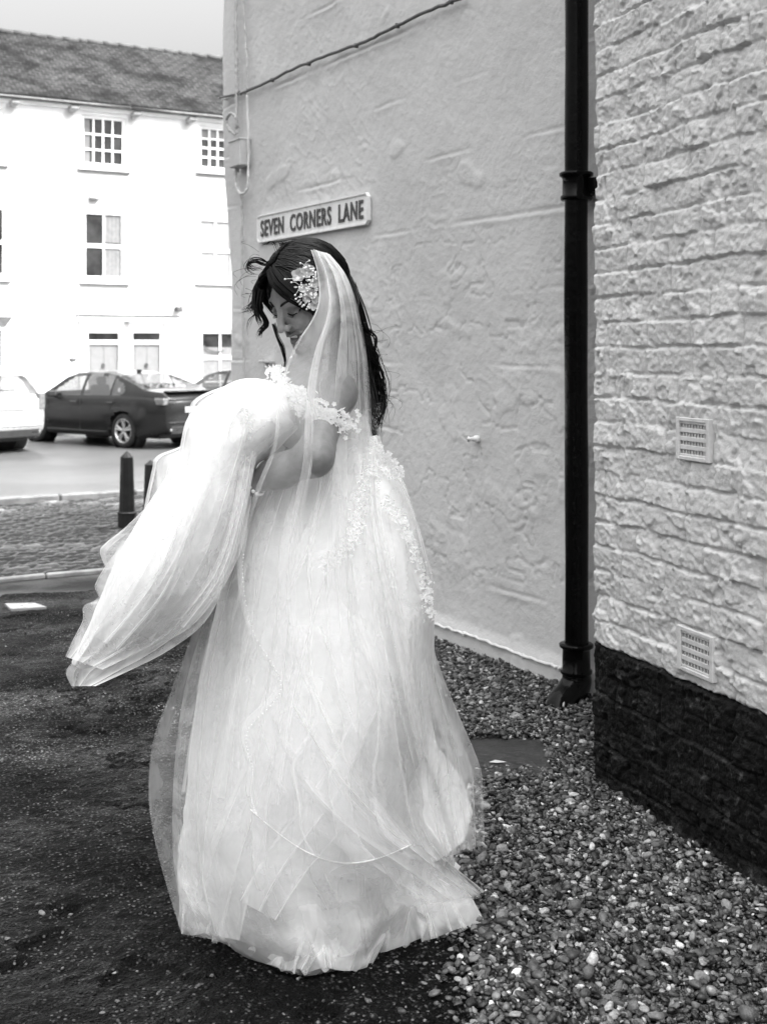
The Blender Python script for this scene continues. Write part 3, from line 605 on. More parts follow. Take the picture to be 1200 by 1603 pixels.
def window(h, r_, cols, rows, sill=True, curt=None, meet=None, cm=None):
    a0, z0, a1, z1 = r_; w, hh = a1 - a0, z1 - z0
    wn = empty('window', FC.P((a0 + a1) / 2, z0, -.08), h)
    mb = MB(); f = .075
    fbox(mb, a0, z0, a0 + f, z1, -.12, -.05); fbox(mb, a1 - f, z0, a1, z1, -.12, -.05); fbox(mb, a0 + f, z0, a1 - f, z0 + f, -.12, -.05); fbox(mb, a0 + f, z1 - f, a1 - f, z1, -.12, -.05)
    iw, ih = w - 2 * f, hh - 2 * f
    zl = [z0 + f + ih * k for k in (rows if isinstance(rows, list) else [i / rows for i in range(1, rows)])]
    for i in range(1, cols): fbox(mb, a0 + f + iw * i / cols - .022, z0 + f, a0 + f + iw * i / cols + .022, z1 - f, -.118, -.062)
    for k, z in enumerate(zl):
        t = .05 if (meet is not None and k == meet) else .022; fbox(mb, a0 + f, z - t, a1 - f, z + t, -.117, -.058)
    mb.build('frame', M_FRAME, wn)
    mb = MB(); fbox(mb, a0 + .01, z0 + .01, a1 - .01, z1 - .01, -.112, -.100); mb.build('pane', M_GLASS, wn)
    if curt:
        mb = MB()
        for ca, cb, za, zb in curt:
            n_ = 14; x = np.linspace(a0 + f + iw * ca, a0 + f + iw * cb, n_); zz = [z0 + f + ih * za, z0 + f + ih * zb]
            V = [FC.P(x[i], z, -.096 + .003 * math.sin(i * 2.1)) for z in zz for i in range(n_)]; mb.add(V, gridF(2, n_))
        mb.build('curtain', cm or M_CURT, wn)
    if sill:
        mb = MB(); fbox(mb, a0 - .10, z0 - .13, a1 + .10, z0 - .005, -.04, .10, .012); mb.build('sill', M_FRAME, wn)
        mb = MB(); fbox(mb, a0 - .10, z0 - .165, a1 + .10, z0 - .133, -.04, .085); mb.build('sill_drip', M_SILL, wn)
pA = rect(128, 182, 197, 260); pB = rect(312, 199, 372, 266); pC = rect(131, 331, 196, 437); pD = rect(311, 342, 366, 439); pE = rect(-50, 168, 6, 250); pG = rect(-48, 322, 10, 432)
pH = rect(314, 518, 378, 652); pI = rect(-50, 512, 8, 640); pL = rect(135, 517, 191, 660); pR = rect(205, 517, 256, 660)
pL = (pL[0], ZG, pL[2], pL[3]); pR = (pR[0], ZG, pR[2], pR[3]); zg = (pH[1] + pI[1]) / 2
amid = FC.hit(198, 560)[0]; aL = FC.hit(-330, 400)[0]; aR = FC.hit(700, 400)[0]
hl = facade('terraced_house', 'white terraced house with the left-hand front door and twelve-pane window', aL, amid, [pA, pC, pE, pG, pI, pL], 0)
hr = facade('terraced_house', 'white terraced house with the right-hand front door and blinds upstairs', amid, aR, [pB, pD, pH, pR], 0)
window(hl, pA, 4, [.30, .34 + .33 - .02], True, [(0, .16, 0, 1)], None); window(hl, pC, 2, [.49], True, [(.52, 1, .55, 1), (.52, 1, .0, .47)], 0)
window(hl, pE, 4, [.33, .66]); window(hl, pG, 2, [.49], True, None, 0); window(hl, pI, 2, [.5])
window(hr, pB, 4, [.25, .5, .75], True, [(0, 1, .80, 1)]); window(hr, pD, 2, [.48], True, [(0, 1, 0, 1)], 0, M_BLIND); window(hr, pH, 2, [.40, .70], True, [(0, 1, 0, .83)], 1)
def door(h, r_, knock):
    a0, z0, a1, z1 = r_; d = empty('door', FC.P((a0 + a1) / 2, z0, -.1), h); mb = MB(); f = .07; tz = FC.hit(165, 539)[1]
    fbox(mb, a0, z0, a0 + f, z1, -.13, -.04); fbox(mb, a1 - f, z0, a1, z1, -.13, -.04); fbox(mb, a0 + f, z1 - f, a1 - f, z1, -.13, -.04); fbox(mb, a0 + f, tz, a1 - f, tz + .11, -.13, -.04); mb.build('frame', M_FRAME, d)
    mb = MB(); fbox(mb, a0 + f, tz + .11, a1 - f, z1 - f, -.12, -.10); mb.build('fanlight', M_GLASS, d)
    mb = MB(); fbox(mb, a0 + f, z0, a1 - f, tz, -.13, -.10); w = (a1 - a0 - 2 * f)
    for ca in (.27, .70):
        for zz, hh in ((.25, .6), (1.0, .85)): fbox(mb, a0 + f + w * (ca - .17), z0 + zz, a0 + f + w * (ca + .17), z0 + zz + hh, -.10, -.088, .008)
    mb.build('leaf', M_DOOR, d)
    mb = MB(); c = FC.P(a0 + f + w * .5, z0 + 1.35, -.07); mb.tube([c + FA[0] * .035 * math.cos(t) + FA[2] * .05 * math.sin(t) for t in np.linspace(0, 2 * math.pi, 14)], .016, 6, False); mb.build('knocker', M_SILL, d)
door(hl, pL, 1); door(hr, pR, 0)
def bits(h, lst, name, m):
    mb = MB()
    for q in lst: fbox(mb, *q)
    mb.build(name, m, h)
a0, _, a1, zc = rect(120, 497, 276, 503); zt = FC.hit(197, 497)[1]
for h, x0, x1 in ((hl, a0, amid), (hr, amid, a1)):
    bits(h, [(x0, zt - .10, x1, zt + .02, .002, .24)], 'door_hood', M_FRAME); bits(h, [(x0 - .02, zt + .022, x1 + .0, zt + .06, .002, .28)], 'hood_lead', M_SILL)
for h, rr in ((hl, [pL[0] - .17, pL[2] + .02]), (hr, [pR[0] - .19, pR[2] + .02])):
    for x in rr: bits(h, [(x, ZG, x + .155, zt - .105, .002, .06)], 'pilaster', M_FRAME)
for h, r_, m in ((hl, pI, M_SILL), (hr, pH, mat('stone_lintel', .45, .2, 8, .7))):
    mb = MB(); x0, x1, zb = r_[0] - .12, r_[2] + .12, r_[3]
    mb.add([FC.P(x, z, e) for e in (.003, .05) for x, z in ((x0 + .1, zb + .02), (x1 - .1, zb + .02), (x1 + .06, zb + .26), (x0 - .06, zb + .26))], [(0, 1, 2, 3), (4, 5, 6, 7), (0, 4, 5, 1), (1, 5, 6, 2), (2, 6, 7, 3), (3, 7, 4, 0)]); mb.build('lintel', m, h)
# roofs
def roof(h, x0, x1):
    n_a, n_s = 40, 14; A_, T_ = np.meshgrid(np.linspace(x0, x1, n_a), np.linspace(0, 1, n_s), indexing='ij')
    wob = .05 * fbm(A_ * .5, T_ * 2, 3, 3) * np.sin(T_ * np.pi)
    V = FC.P(A_, EAV + .08 + T_ * 2.42 + wob + .03 * perlin(A_ * .4, 2.2) * T_, .30 - T_ * 3.8); o = mk('roof', V, gridF(n_a, n_s), M_SLATE, h)
    at = o.data.attributes.new('roofuv', 'FLOAT_VECTOR', 'POINT'); at.data.foreach_set('vector', np.stack([A_ * 1.0, T_ * 4.5, 0 * A_], -1).astype(np.float32).ravel())
    V = FC.P(A_, EAV + .06 + T_ * 2.42, -7.3 + T_ * 3.8); mk('rear_roof', V, gridF(n_a, n_s)[:, ::-1], M_SLATE, h)
    mb = MB(); x = x0
    while x < x1 - .05:
        l = min(.45, x1 - x); zz = EAV + 2.50 + .03 * perlin(x * .4, 2.2); mb.tube([FC.P(x + .006, zz, -3.5), FC.P(x + l - .006, zz + random.uniform(-.012, .012), -3.5)], .085 * random.uniform(.93, 1.05), 8); x += l
    mb.build('ridge_tile', M_RIDGE, h, True)
    mb = MB(); mb.tube([FC.P(x, EAV - .02, .36) for x in np.linspace(x0, x1, 9)], .055, 8); mb.build('gutter', M_GUT, h, True)
    mb = MB(); fbox(mb, x0, EAV - .10, x1, EAV + .10, .003, .06); mb.build('fascia', M_FRAME, h)
    return
roof(hl, aL, amid); roof(hr, amid, aR)
for u, v in ((-73, 150), (20, 164), (112, 172), (209, 180), (295, 187), (385, 196)):
    x = FC.hit(u, v)[0]; h = hl if x < amid else hr; mb = MB(); mb.box(FC.P(x, EAV - .12, .22), (.11, .14, .05), FA, .02); mb.box(FC.P(x, EAV - .16, .12), (.07, .12, .035), FA, .01); mb.build('gutter_bracket', mat('bracket_stone', .25, .2, 9, .7), h)
x = FC.hit(285.5, 420)[0]; mb = MB(); mb.tube([FC.P(x, z, .07) for z in np.linspace(ZG, FC.hit(285, 316)[1], 8)], .038, 8); mb.build('downpipe', M_FRAME, hr, True)
a0, z0, a1, z1 = rect(140, 294, 150, 311); mb = MB(); fbox(mb, a0, z0, a1, z1, .002, .14, .02); mb.build('vent_cowl', M_FRAME, hl); mb = MB(); fbox(mb, a0 - .02, z0 - .05, a1 + .06, z0 - .004, .002, .15); mb.build('cowl_base', M_SILL, hl)
p = FC.P(*FC.hit(277, 484), .0); mb = MB(); mb.box(p + FA[1] * .12, (.085, .10, .06), FA, .02); mb.build('alarm_box', M_SILL, hr)
p = FC.P(*FC.hit(114, 563), .0); mb = MB(); mb.lathe(p, [(.10, 0), (.10, .02), (.05, .04)], 16, np.array([FA[0], FA[2] * .55, FA[1]])); mb.build('wall_plaque', M_SILL, hl)
mb = MB(); g0, g1 = FC.hit(318, 528), FC.hit(350, 530)
for i in range(13):
    f = i / 12; mb.box(FC.P(g0[0] + (g1[0] - g0[0]) * f, g0[1] - .35 * math.sin(math.pi * (.15 + .5 * f)) - .05, -.05), (.03, .004, .025), FA)
mb.build('bunting', M_SILL, hr)
# ================================================================== cars
M_TYRE = mat('tyre', .015, .2, 12, .8); M_RIM = mat('alloy', .55, .1, 12, .3, .5, .8); M_CGL = None
def m_carglass():
    m, n, out = M_new('car_glass'); g = nd(n, 'ShaderNodeBsdfGlossy'); g.inputs['Roughness'].default_value = .03; g.inputs['Color'].default_value = (.9, .9, .9, 1)
    t = nd(n, 'ShaderNodeBsdfTransparent'); t.inputs['Color'].default_value = (.55, .55, .55, 1); x = nd(n, 'ShaderNodeMixShader'); x.inputs[0].default_value = .22
    n.links.new(t.outputs[0], x.inputs[1]); n.links.new(g.outputs[0], x.inputs[2]); n.links.new(x.outputs[0], out.inputs['Surface']); return m
M_CGL = m_carglass(); M_LENS = mat('lamp_lens', .14, .3, 20, .1, .6); M_TRIM = mat('black_trim', .015, .2, 10, .5)
M_CHR = mat('chrome', .75, .05, 9, .12, .5, 1.0); M_PL = mat('number_plate', .3, .05, 9, .4)
def car(label, paint, place, ang, group, shape='saloon', bits_=True):
    ox, oy, oz = place; c, s = math.cos(ang), math.sin(ang)
    root = empty('parked_car', (ox, oy, oz)); tag(root, label, 'car', group)
    def TW(V): V = np.asarray(V, float).reshape(-1, 3); return np.stack([ox + V[:, 0] * c - V[:, 1] * s, oy + V[:, 0] * s + V[:, 1] * c, oz + V[:, 2]], 1)
    AX = np.array([[c, s, 0], [-s, c, 0], [0, 0, 1.]])
    xs = np.linspace(-2.33, 2.33, 150)
    if shape == 'saloon':
        top = ([-2.33, -2.26, -2.18, -1.95, -1.80, -1.5, -1.0, -.5, 0, .35, .62, 1.15, 1.7, 2.1, 2.26, 2.33], [.96, 1.02, 1.075, 1.095, 1.12, 1.235, 1.39, 1.455, 1.46, 1.435, 1.36, 1.01, .93, .83, .74, .60])
        dlo = [(.98, .965), (.30, 1.365), (-.35, 1.395), (-.85, 1.345), (-1.22, 1.19), (-1.28, 1.06), (-1.15, .99)]; rw = (-1.74, -.95)
    else:
        top = ([-2.33, -2.28, -2.2, -2.0, -1.8, -1.3, -.5, 0, .35, .62, 1.15, 1.7, 2.1, 2.26, 2.33], [.97, 1.0, 1.10, 1.32, 1.44, 1.50, 1.52, 1.51, 1.47, 1.38, 1.03, .95, .84, .74, .60])
        dlo = [(.98, .985), (.30, 1.40), (-.35, 1.44), (-1.2, 1.42), (-1.62, 1.34), (-1.75, 1.06), (-1.6, 1.0)]; rw = (-2.24, -1.86)
    zt = np.interp(xs, *top); zb = np.interp(xs, [-2.33, -1.9, -1, 0, 1.15, 1.8, 2.2, 2.33], [.90, .955, .955, .935, .92, .84, .70, .52]); zb = np.minimum(zb, zt - .03)
    zl = np.interp(xs, [-2.33, -2.0, -1.7, 1.7, 2.1, 2.33], [.36, .26, .19, .19, .22, .30])
    pl = 1 - .22 * np.clip((np.abs(xs) - 1.45) / .88, 0, 1) ** 2.4; w = .905 * pl
    rows = []
    hgh = zt - zb; wt = w * (.955 - .45 * np.clip(hgh, 0, .6))
    for fy, fz in ((0, 0), (.6, 0), (.90, .01), (.965, .06)): rows.append((w * fy, zl + fz))
    for k in np.linspace(0, 1, 9):
        z = (zl + .11) * (1 - k) + (zb - .03) * k; rows.append((w * (.985 + .025 * math.sin(k * 2.6) - .03 * k ** 3), z))
    rows.append((w * .955, zb))
    for k in np.linspace(.1, 1, 10): rows.append((w * .945 * (1 - k) + wt * k + .015 * np.sin(k * np.pi) * np.clip(hgh * 2, 0, 1), zb + hgh * .90 * k))
    for fy, fz in ((.94, .955), (.80, .985), (.55, .997), (.28, 1.0), (0, 1.0)): rows.append((wt * fy, zb + hgh * fz))
    nr = len(rows); G = np.array([[[xs[i], rows[j][0][i], rows[j][1][i]] for j in range(nr)] for i in range(len(xs))])
    arches = ((-1.29, .33), (1.40, .33)); RA = .385
    for ax_, az_ in arches:
        dx, dz = G[..., 0] - ax_, G[..., 2] - az_; dd = np.hypot(dx, dz); sn = (np.abs(dd - RA) < .024) & (G[..., 1] > .55)
        k = np.where(sn, RA / np.maximum(dd, 1e-6), 1); G[..., 0] = ax_ + dx * k; G[..., 2] = az_ + dz * k
    def inpoly(x, z, poly):
        r_ = False; n_ = len(poly)
        for i in range(n_):
            (x0, z0), (x1, z1) = poly[i], poly[(i + 1) % n_]
            if (z0 > z) != (z1 > z) and x < (x1 - x0) * (z - z0) / (z1 - z0) + x0: r_ = not r_
        return r_
    sets = {}
    for sgn in (1, -1):
        for i in range(len(xs) - 1):
            for j in range(nr - 1):
                q = np.array([G[i, j], G[i + 1, j], G[i + 1, j + 1], G[i, j + 1]]); m_ = q.mean(0)
                if m_[1] > .5 and any(math.hypot(m_[0] - ax_, m_[2] - az_) < RA - .004 for ax_, az_ in arches) and j < 14: continue
                key = 'body'
                if j >= 13 and inpoly(m_[0], m_[2], dlo) and m_[1] > .5 and j < nr - 5:
                    if not (-.09 < m_[0] < .0) and not (-.93 < m_[0] < -.87): key = 'side_window%d%d' % (sgn, 0 if m_[0] > 0 else (1 if m_[0] > -.9 else 2))
                    else: key = 'pillar'
                elif j >= nr - 6 and .40 < m_[0] < 1.12: key = 'windscreen'
                elif (j >= nr - 6 or (shape != 'saloon' and j > nr - 10 and m_[2] > 1.02)) and rw[0] < m_[0] < rw[1]: key = 'rear_window'
                elif m_[2] < zl.min() + .10 and m_[1] > .5: key = 'sill_trim'
                q = q * [1, sgn, 1]
                sets.setdefault(key, []).append(q if sgn < 0 else q[::-1])
    for i, fl in ((0, 1), (len(xs) - 1, 0)):                       # end caps
        for j in range(nr - 1):
            q = np.array([G[i, j], G[i, j + 1], G[i, j + 1] * [1, -1, 1], G[i, j] * [1, -1, 1]]); sets['body'].append(q[::-1] if fl else q)
    def soup(qs):
        V = np.concatenate(qs); key = np.round(V, 5); u_, inv = np.unique(key, axis=0, return_inverse=True); inv = inv.ravel(); Fs = []
        for k in range(0, len(inv), 4):
            f = list(dict.fromkeys(inv[k:k + 4].tolist()))
            if len(f) >= 3: Fs.append(f)
        return u_, Fs
    for key, qs in sets.items():
        V, Fs = soup(qs); nm = key.rstrip('-012'); m_ = paint if nm == 'body' else (M_TRIM if nm in ('pillar', 'sill_trim') else M_CGL)
        mk(nm, TW(V), Fs, m_, root, smooth=True)
    for ax_, az_ in arches:
        for sgn in (1, -1):
            wx = 'wheel'; we = empty(wx, TW([[ax_, sgn * .78, az_]])[0], root); A3 = np.array([AX[0], AX[2], AX[1] * sgn])
            mb = MB(); ctr = TW([[ax_, sgn * .79, az_]])[0]
            mb.lathe(ctr, [(.235, -.09), (.31, -.10), (.328, -.06), (.33, .05), (.318, .088), (.25, .10), (.232, .08), (.225, .0)], 36, A3, False); mb.build('tyre', M_TYRE, we, True)
            mb = MB(); mb.lathe(ctr, [(.228, .055), (.238, .085), (.225, .09), (.208, .07), (.205, .04)], 36, A3, False); mb.lathe(ctr, [(.0, .075), (.05, .07), (.055, .05)], 14, A3, False)
            for k in range(5):
                for d in (-.16, .16):
                    t = 2 * math.pi * k / 5 + .3; a_, b_ = t + d * .5, t + d; v0, v1 = np.array([math.cos(a_), math.sin(a_), 0]) * .04 + [0, 0, .066], np.array([math.cos(b_), math.sin(b_), 0]) * .215 + [0, 0, .072]
                    mb.tube([ctr + v0 @ A3, ctr + v1 @ A3], [.022, .018], 6)
            mb.build('rim', M_RIM, we, False)
            mb = MB(); mb.lathe(ctr, [(.22, .0), (.22, .012)], 24, A3); mb.build('brake_disc', M_TRIM, we)
            mb = MB(); mb.lathe(TW([[ax_, sgn * .60, az_ + .0]])[0], [(RA + .012, .0), (RA + .012, .24)], 28, A3, False); mb.lathe(TW([[ax_, sgn * .60, az_]])[0], [(RA + .012, 0), (.0, 0.001)], 28, A3, False); mb.build('wheel_arch', M_TRIM, root)
    def part(name, m, boxes, par=root, bev=.015):
        mb = MB()
        for cc, hh in boxes: mb.box(TW([cc])[0], hh, AX, bev)
        return mb.build(name, m, par)
    for sy in (-.38, .38):
        part('seat', M_TRIM, [((.25, sy, .62), (.24, .24, .12)), ((-.02, sy, .92), (.07, .22, .26)), ((-.06, sy, 1.26), (.05, .12, .08))], bev=.04)
    part('rear_seat', M_TRIM, [((-.75, 0, .62), (.24, .60, .12)), ((-1.0, 0, .88), (.08, .60, .24)), ((-1.08, .36, 1.14), (.05, .12, .07)), ((-1.08, -.36, 1.14), (.05, .12, .07))], bev=.03); part('dashboard', M_TRIM, [((.95, 0, .84), (.22, .70, .10))])
    part('underbody', M_TRIM, [((0, 0, .25), (2.0, .58, .06))])
    for sgn in (1, -1):
        yw = .905 * .78
        if shape == 'saloon':
            part('tail_light', M_LENS, [((-2.19, sgn * .70, .90), (.13, .085, .065)), ((-2.29, sgn * .55, .90), (.04, .10, .055))])
        else: part('tail_light', M_LENS, [((-2.24, sgn * .66, .93), (.10, .07, .15))])
        part('headlight', M_LENS, [((2.12, sgn * .66, .66), (.12, .10, .06))])
        mb = MB(); mc = TW([[.78, sgn * .96, 1.0]])[0]; mb.box(mc, (.05, .095, .065), AX, .03); mb.box(TW([[.80, sgn * .87, .96]])[0], (.03, .05, .02), AX); mb.build('mirror', paint if shape != 'saloon' else M_TRIM, root)
        for xh in (.02 + .12, -.95): part('door_handle', M_CHR if shape != 'saloon' else paint, [((xh, sgn * .918, .855), (.10, .016, .014))])
        mb = MB()
        for xa, za, xb, zb_ in ((.95, .32, .98, .90), (-.06, .30, -.05, .93), (-.90, .66, -1.05, .93)): mb.tube([TW([[xa + (xb - xa) * t, sgn * (.9 + .003), za + (zb_ - za) * t]])[0] for t in (0, .5, 1)], .006, 5)
        mb.build('door_seam', M_TRIM, root)
        mb = MB(); mb.tube([TW([[x, sgn * (.908 - .012 * max(0, abs(x) - 1)), .30 + .0 * x]])[0] for x in np.linspace(-.85, .95, 6)], .016, 6); mb.build('side_strip', paint, root)
        part('exhaust', M_CHR, [((-2.30, sgn * .52, .37), (.04, .10, .030))])
    part('rear_diffuser', M_TRIM, [((-2.28, 0, .36), (.06, .60, .075))]); part('bumper_crease', paint, [((-2.315, 0, .50), (.03, .66, .02))])
    part('rear_plate', M_PL, [((-2.335, 0, .74 if shape == 'saloon' else .84), (.012, .26, .055))], bev=.003)
    if shape == 'saloon': part('boot_spoiler', paint, [((-2.22, 0, 1.085), (.09, .62, .014))]); part('antenna', M_TRIM, [((-.75, 0, 1.45), (.07, .02, .03))])
    else: part('rear_wiper', M_TRIM, [((-2.16, .05, 1.14), (.012, .25, .012))])
    return root
M_DARK = mat('dark_metallic', .014, .15, 2, .22, .4, .1, coat=.15, rvar=.03); M_SILV = mat('silver_metallic', .36, .06, 2, .3, .5, .25, coat=.6); M_BLK = mat('black_metallic', .02, .1, 2, .25, .6, .2, coat=.6)
ANG = math.pi - math.radians(38) ; zr = -.50
fx, fy = math.cos(ANG), math.sin(ANG)                             # forward direction: away to the left
def car_at(u, Y): return ((u - CX) / F * Y, Y)
wx_, wy_ = car_at(198, 23.7)                                     # near rear wheel of the dark saloon
def centre(wx, wy, xw=-1.29, yw=.79): return (wx - (xw * fx - yw * fy), wy - (xw * fy + yw * fx))
cx0, cy0 = centre(wx_, wy_)
car('dark grey saloon car parked nose away with alloy wheels', M_DARK, (cx0, cy0, zr), ANG, 'cars parked across the street')
cx1, cy1 = centre(*car_at(22, 23.6), yw=-.79)
car('silver hatchback car cut off by the left edge of the picture', M_SILV, (cx1, cy1, zr), ANG, 'cars parked across the street', 'hatch')
car('black car mostly hidden behind the dark grey saloon and the bride', M_BLK, (cx0 + 2.9 * FC.d[0], cy0 + 2.9 * FC.d[1] + .5, zr), ANG, 'cars parked across the street')
# ================================================================== bollards
M_BOL = mat('black_iron', .012, .3, 12, .45, .4, bump=.003, bscale=30)
def bollard(u, Y, label, vt):
    x = (u - CX) / F * Y; s_ = x * sd_[0] + Y * sd_[1]; z = gz(s_); top = H + (HZ - vt) / F * Y; h = top - z
    b = empty('bollard', (x, Y, z)); tag(b, label, 'bollard', 'black bollards at the lane end'); th = math.pi / 8
    A3 = np.array([[math.cos(th), math.sin(th), 0], [-math.sin(th), math.cos(th), 0], [0, 0, 1]])
    mb = MB(); mb.lathe((x, Y, z), [(.083, -.05), (.083, h * .20), (.076, h * .21)], 8, A3); mb.build('base', M_BOL, b)
    mb = MB(); mb.lathe((x, Y, z), [(.086, h * .205), (.088, h * .225), (.080, h * .24)], 8, A3); mb.build('collar', M_BOL, b)
    mb = MB(); mb.lathe((x, Y, z), [(.073, h * .235), (.060, h * .90), (.062, h * .905), (.060, h * .925)], 8, A3); mb.build('shaft', M_BOL, b)
    mb = MB(); mb.lathe((x, Y, z), [(.060, h * .925), (.050, h * .94), (.004, h)], 8, A3); mb.build('cap', M_BOL, b)
bollard(199, 11.5, 'black tapered bollard with a pointed cap standing clear of the dress', 706)
bollard(236, 12.6, 'black bollard half hidden behind the lifted tulle', 720)
# ================================================================== the bride
Fh = np.array([-.62, -.60, -.50]); Fh /= np.linalg.norm(Fh); Lh = np.array([.695, -.717, 0]); Lh /= np.linalg.norm(Lh); Uh = np.cross(Fh, Lh); Uh /= np.linalg.norm(Uh)
if Uh[2] < 0: Uh = -Uh
HC = PX(478, 464, 3.12)
def hl_(f, l, u): return HC + np.asarray(f)[..., None] * Fh + np.asarray(l)[..., None] * Lh + np.asarray(u)[..., None] * Uh
def hp(f, l, u): return HC + f * Fh + l * Lh + u * Uh
Ft = np.array([-.90, -.43, 0]); Ft /= np.linalg.norm(Ft); Lt = np.array([-Ft[1] * 1, Ft[0], 0]); Lt = np.array([.43, -.90, 0]); Lt /= np.linalg.norm(Lt)
# --- implicit surface tools
def smin(a, b, k): h = np.clip(.5 + .5 * (b - a) / k, 0, 1); return b * (1 - h) + a * h - k * h * (1 - h)
def smax(a, b, k): return -smin(-a, -b, k)
def ell(P, c, ax, r):
    q = [(P[0] - c[0]) * a[0] + (P[1] - c[1]) * a[1] + (P[2] - c[2]) * a[2] for a in ax]
    k0 = np.sqrt(sum((q[i] / r[i]) ** 2 for i in range(3))); return (k0 - 1) * min(r) * (.5 + .5 * k0 ** 0)
def cap(P, a, b, ra, rb):
    a = np.asarray(a, float); b = np.asarray(b, float); d = b - a; L2 = d.dot(d) + 1e-12
    h = np.clip(((P[0] - a[0]) * d[0] + (P[1] - a[1]) * d[1] + (P[2] - a[2]) * d[2]) / L2, 0, 1)
    return np.sqrt((P[0] - a[0] - h * d[0]) ** 2 + (P[1] - a[1] - h * d[1]) ** 2 + (P[2] - a[2] - h * d[2]) ** 2) - (ra + (rb - ra) * h)
def nets(f, xs, ys, zs):
    ins = f < 0; nx, ny, nz = f.shape; c = [(a, b, d) for a in (0, 1) for b in (0, 1) for d in (0, 1)]
    sl = lambda a, b, d, A=ins: A[a:nx - 1 + a, b:ny - 1 + b, d:nz - 1 + d]
    cnt = sum(sl(*k).astype(np.int8) for k in c); act = (cnt > 0) & (cnt < 8); I = np.argwhere(act); idx = -np.ones(act.shape, np.int64); idx[act] = np.arange(len(I))
    S = np.zeros((len(I), 3)); N = np.zeros(len(I)); i, j, k = I.T
    for a in c:
        for ax in range(3):
            if a[ax]: continue
            b = list(a); b[ax] = 1; va = f[i + a[0], j + a[1], k + a[2]]; vb = f[i + b[0], j + b[1], k + b[2]]; m = (va < 0) != (vb < 0)
            t = np.where(m, va / np.where(m, va - vb, 1), 0); p = np.tile(np.array(a, float), (len(I), 1)); p[:, ax] = t; S[m] += p[m]; N[m] += 1
    Pi = I + S / N[:, None]; V = np.stack([np.interp(Pi[:, d], np.arange(len(g)), g) for d, g in enumerate((xs, ys, zs))], 1)
    Fs = []
    for ax in range(3):
        o = [d for d in range(3) if d != ax]; A = np.take(ins, range(ins.shape[ax] - 1), ax); B = np.take(ins, range(1, ins.shape[ax]), ax)
        E = np.argwhere(A != B); E = E[(E[:, o[0]] > 0) & (E[:, o[1]] > 0) & (E[:, o[0]] < f.shape[o[0]] - 1) & (E[:, o[1]] < f.shape[o[1]] - 1)]
        q = []
        for d0, d1 in ((1, 1), (0, 1), (0, 0), (1, 0)):
            e = E.copy(); e[:, o[0]] -= d0; e[:, o[1]] -= d1; q.append(idx[e[:, 0], e[:, 1], e[:, 2]])
        q = np.stack(q, 1); fl = ins[E[:, 0], E[:, 1], E[:, 2]]; fl = fl if ax != 1 else ~fl; q[~fl] = q[~fl][:, ::-1]; Fs.append(q)
    return V, np.concatenate(Fs)
def head_sdf(P):
    Q = P[0] - HC[0], P[1] - HC[1], P[2] - HC[2]
    L_ = [Q[0] * a[0] + Q[1] * a[1] + Q[2] * a[2] for a in (Fh, Lh, Uh)]; I3 = np.eye(3); e = lambda c, r: ell(L_, c, I3, r); cp = lambda a, b, ra, rb: cap(L_, a, b, ra, rb)
    al = np.abs(L_[1]); M = [L_[0], al, L_[2]]; em = lambda c, r: ell(M, c, I3, r); cm = lambda a, b, ra, rb: cap(M, a, b, ra, rb)
    d = e((-.012, 0, .030), (.096, .074, .090)); d = smin(d, e((.022, 0, -.030), (.066, .058, .086)), .02)
    d = smin(d, cm((.0, .050, -.055), (.058, .012, -.098), .018, .020), .025); d = smin(d, e((.066, 0, -.100), (.022, .022, .018)), .02)
    d = smin(d, em((.056, .036, -.034), (.026, .026, .024)), .016); d = smin(d, cm((.080, .012, .022), (.068, .044, .024), .009, .008), .014)
    d = smax(d, -em((.094, .031, .004), (.016, .017, .011)), .010); d = smin(d, em((.0705, .031, .001), (.0145, .016, .0135)), .004)
    d = smin(d, cp((.084, 0, .016), (.106, 0, -.026), .0075, .0095), .010); d = smin(d, e((.109, 0, -.032), (.0120, .0115, .0105)), .006); d = smin(d, em((.098, .0115, -.036), (.010, .0075, .0080)), .004)
    d = smax(d, -em((.103, .0065, -.0425), (.006, .0034, .004)), .003)
    d = smin(d, cm((.0955, .004, -.0595), (.080, .0275, -.0565), .0048, .0030), .004); d = smin(d, cm((.0925, .0, -.0795), (.079, .026, -.0595), .0060, .0030), .005)
    d = smax(d, -em((.093, 0, -.0685), (.012, .0245, .0062)), .0025)
    d = smin(d, em((-.008, .073, -.012), (.018, .008, .030)), .006)
    return d
NB = PX(503, 578, 3.17); SC0 = PX(484, 612, 3.165); SL = SC0 + Lt * .150; SR = SC0 - Lt * .150; CHC = PX(497, 655, 3.17); WAI = PX(512, 745, 3.17); PEL = PX(515, 800, 3.17)
EL = PX(492, 716, 2.865); WL = PX(400, 754, 2.93); ER = PX(436, 690, 3.34); WR = PX(372, 676, 3.13)
def torso_sdf(P):
    A = (Ft, Lt, np.array([0, 0, 1.]))
    d = ell(P, CHC, A, (.102, .142, .17)); d = smin(d, ell(P, WAI, A, (.095, .115, .15)), .06); d = smin(d, ell(P, PEL, A, (.12, .16, .15)), .06)
    for s in (1, -1): d = smin(d, ell(P, CHC + Ft * .075 + Lt * .068 * s + np.array([0, 0, .015]), A, (.062, .062, .062)), .03)
    d = smin(d, cap(P, SC0 + Lt * .09 + [0, 0, .01], SC0 - Lt * .09 + [0, 0, .01], .062, .062), .06)
    return d
